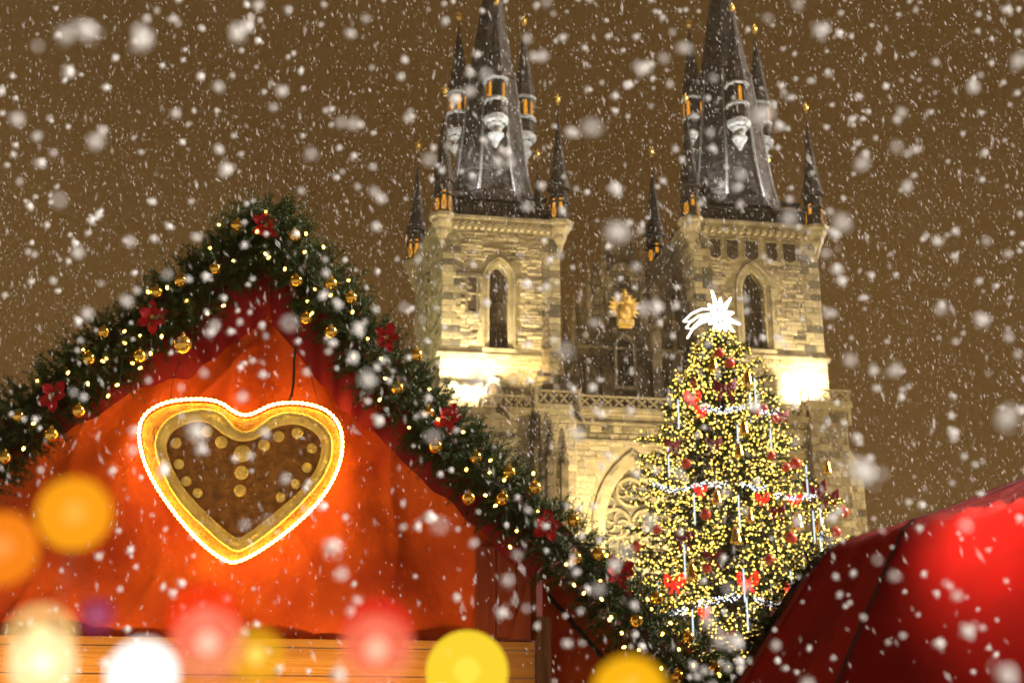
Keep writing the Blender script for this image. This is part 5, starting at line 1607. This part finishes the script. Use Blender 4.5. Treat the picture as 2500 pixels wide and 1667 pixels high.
# ------------------------------------------------------------------ falling snow
def snow_mat(name, clear):
    m, t, p, o = new_mat(name)
    p.inputs['Base Color'].default_value = (.95, .95, .96, 1); p.inputs['Roughness'].default_value = .9; p.inputs['Specular IOR Level'].default_value = .1
    tl = t.nodes.new('ShaderNodeBsdfTranslucent'); tl.inputs['Color'].default_value = (.95, .95, .96, 1)
    tn = t.nodes.new('ShaderNodeBsdfTransparent')
    m1 = t.nodes.new('ShaderNodeMixShader'); m1.inputs[0].default_value = .5
    m2 = t.nodes.new('ShaderNodeMixShader'); m2.inputs[0].default_value = clear
    t.links.new(p.outputs[0], m1.inputs[1]); t.links.new(tl.outputs[0], m1.inputs[2])
    t.links.new(m1.outputs[0], m2.inputs[1]); t.links.new(tn.outputs[0], m2.inputs[2]); t.links.new(m2.outputs[0], o.inputs['Surface'])
    return m
M_SNOW = snow_mat('loose_snowflake', .86)
M_SNOWN = snow_mat('dense_snowflake', .03)

def flakes(name, n, lo, hi, size, stretch, label, seed, matl):
    rng = np.random.default_rng(seed)
    C = rng.uniform(lo, hi, (n, 3))
    fall = unit(np.array([[.28, 0.05, -1.0]]) + rng.normal(size=(n, 3)) * .22)
    a = unit(np.cross(fall, rng.normal(size=(n, 3)))); b = np.cross(fall, a)
    sz = size * np.exp(rng.normal(size=(n, 1)) * .38)
    st = rng.uniform(stretch[0], stretch[1], (n, 1))
    ax = np.stack([a * sz * rng.uniform(.6, 1.2, (n, 1)), -a * sz * rng.uniform(.6, 1.2, (n, 1)), b * sz * rng.uniform(.6, 1.1, (n, 1)), -b * sz * rng.uniform(.6, 1.1, (n, 1)), fall * sz * st + a * sz * rng.normal(size=(n, 1)) * .7, -fall * sz * st + a * sz * rng.normal(size=(n, 1)) * .7], axis=1)
    V = (C[:, None, :] + ax).reshape(-1, 3)
    F = (OCF[None] + (np.arange(n) * 6)[:, None, None]).reshape(-1, 3)
    return tag(indexed(name, V, F, matl, None, True), label, 'snow', kind='stuff')
flakes('falling_snow', 90000, (-6.0, 3.2, .5), (6.0, 14.0, 8.5), .0029, (2.0, 4.6), 'countless falling snowflakes filling the night air', 21, M_SNOW)
# close flakes are fluffy clumps: a rounded core with many small crystals round it
def clumps(name, n, per, lo, hi, sig, cr, label, seed, matl):
    rng = np.random.default_rng(seed)
    C = rng.uniform(lo, hi, (n, 1, 3)); sg = sig * np.exp(rng.normal(size=(n, 1, 1)) * .30)
    P = C + unit(rng.normal(size=(n, per, 3))) * sg * rng.uniform(.5, 1.6, (n, per, 1))
    P = P.reshape(-1, 3); k = len(P)
    r = cr * np.repeat(sg.reshape(-1) / sig, per)[:, None, None] * rng.uniform(.6, 1.5, (k, 1, 1))
    rot = unit(rng.normal(size=(k, 3))); a = unit(np.cross(rot, rng.normal(size=(k, 3)))); b = np.cross(rot, a)
    ax = np.stack([a, -a, b, -b, rot, -rot], axis=1) * r
    V = (P[:, None, :] + ax).reshape(-1, 3)
    F = (OCF[None] + (np.arange(k) * 6)[:, None, None]).reshape(-1, 3)
    # cores: octahedra split once and rounded
    sv = [tuple(v) for v in OCT]; sf = []; mid = {}
    def mp(i_, j_):
        key = (min(i_, j_), max(i_, j_))
        if key not in mid:
            v = (Vector(sv[i_]) + Vector(sv[j_])).normalized(); mid[key] = len(sv); sv.append(tuple(v))
        return mid[key]
    for (a_, b_, c_) in OCF:
        ab, bc, ca = mp(a_, b_), mp(b_, c_), mp(c_, a_)
        sf += [(a_, ab, ca), (ab, b_, bc), (ca, bc, c_), (ab, bc, ca)]
    sv = np.array(sv); sf = np.array(sf); m_ = len(sv)
    core = C + sv[None] * sg * .85 * rng.uniform(.85, 1.15, (n, m_, 1)) * rng.uniform(.85, 1.2, (n, 1, 3))
    F2 = (sf[None] + (np.arange(n) * m_)[:, None, None]).reshape(-1, 3) + len(V)
    return tag(indexed(name, np.concatenate([V, core.reshape(-1, 3)]), np.concatenate([F, F2]), matl, None, True), label, 'snow', kind='stuff')
clumps('near_snow', 4500, 16, (-2.0, 1.0, 1.1), (2.0, 3.4, 4.0), .0046, .0012, 'large soft snowflakes falling close to the viewer', 22, M_SNOWN)

# ------------------------------------------------------------------ snowy air
hz = MB(); hz.box(-70, 90, -12, 125, -1, 82)
M_HAZE = bpy.data.materials.new('haze_air'); M_HAZE.use_nodes = True
ht = M_HAZE.node_tree; ht.nodes.clear()
ho = ht.nodes.new('ShaderNodeOutputMaterial'); hv = ht.nodes.new('ShaderNodeVolumePrincipled')
hv.inputs['Color'].default_value = (.90, .68, .40, 1); hv.inputs['Density'].default_value = 0.00024; hv.inputs['Anisotropy'].default_value = 0.0
ht.links.new(hv.outputs[0], ho.inputs['Volume'])
HZ = hz.build('haze', M_HAZE); tag(HZ, 'thin snowy night haze filling the square', 'haze', kind='stuff')
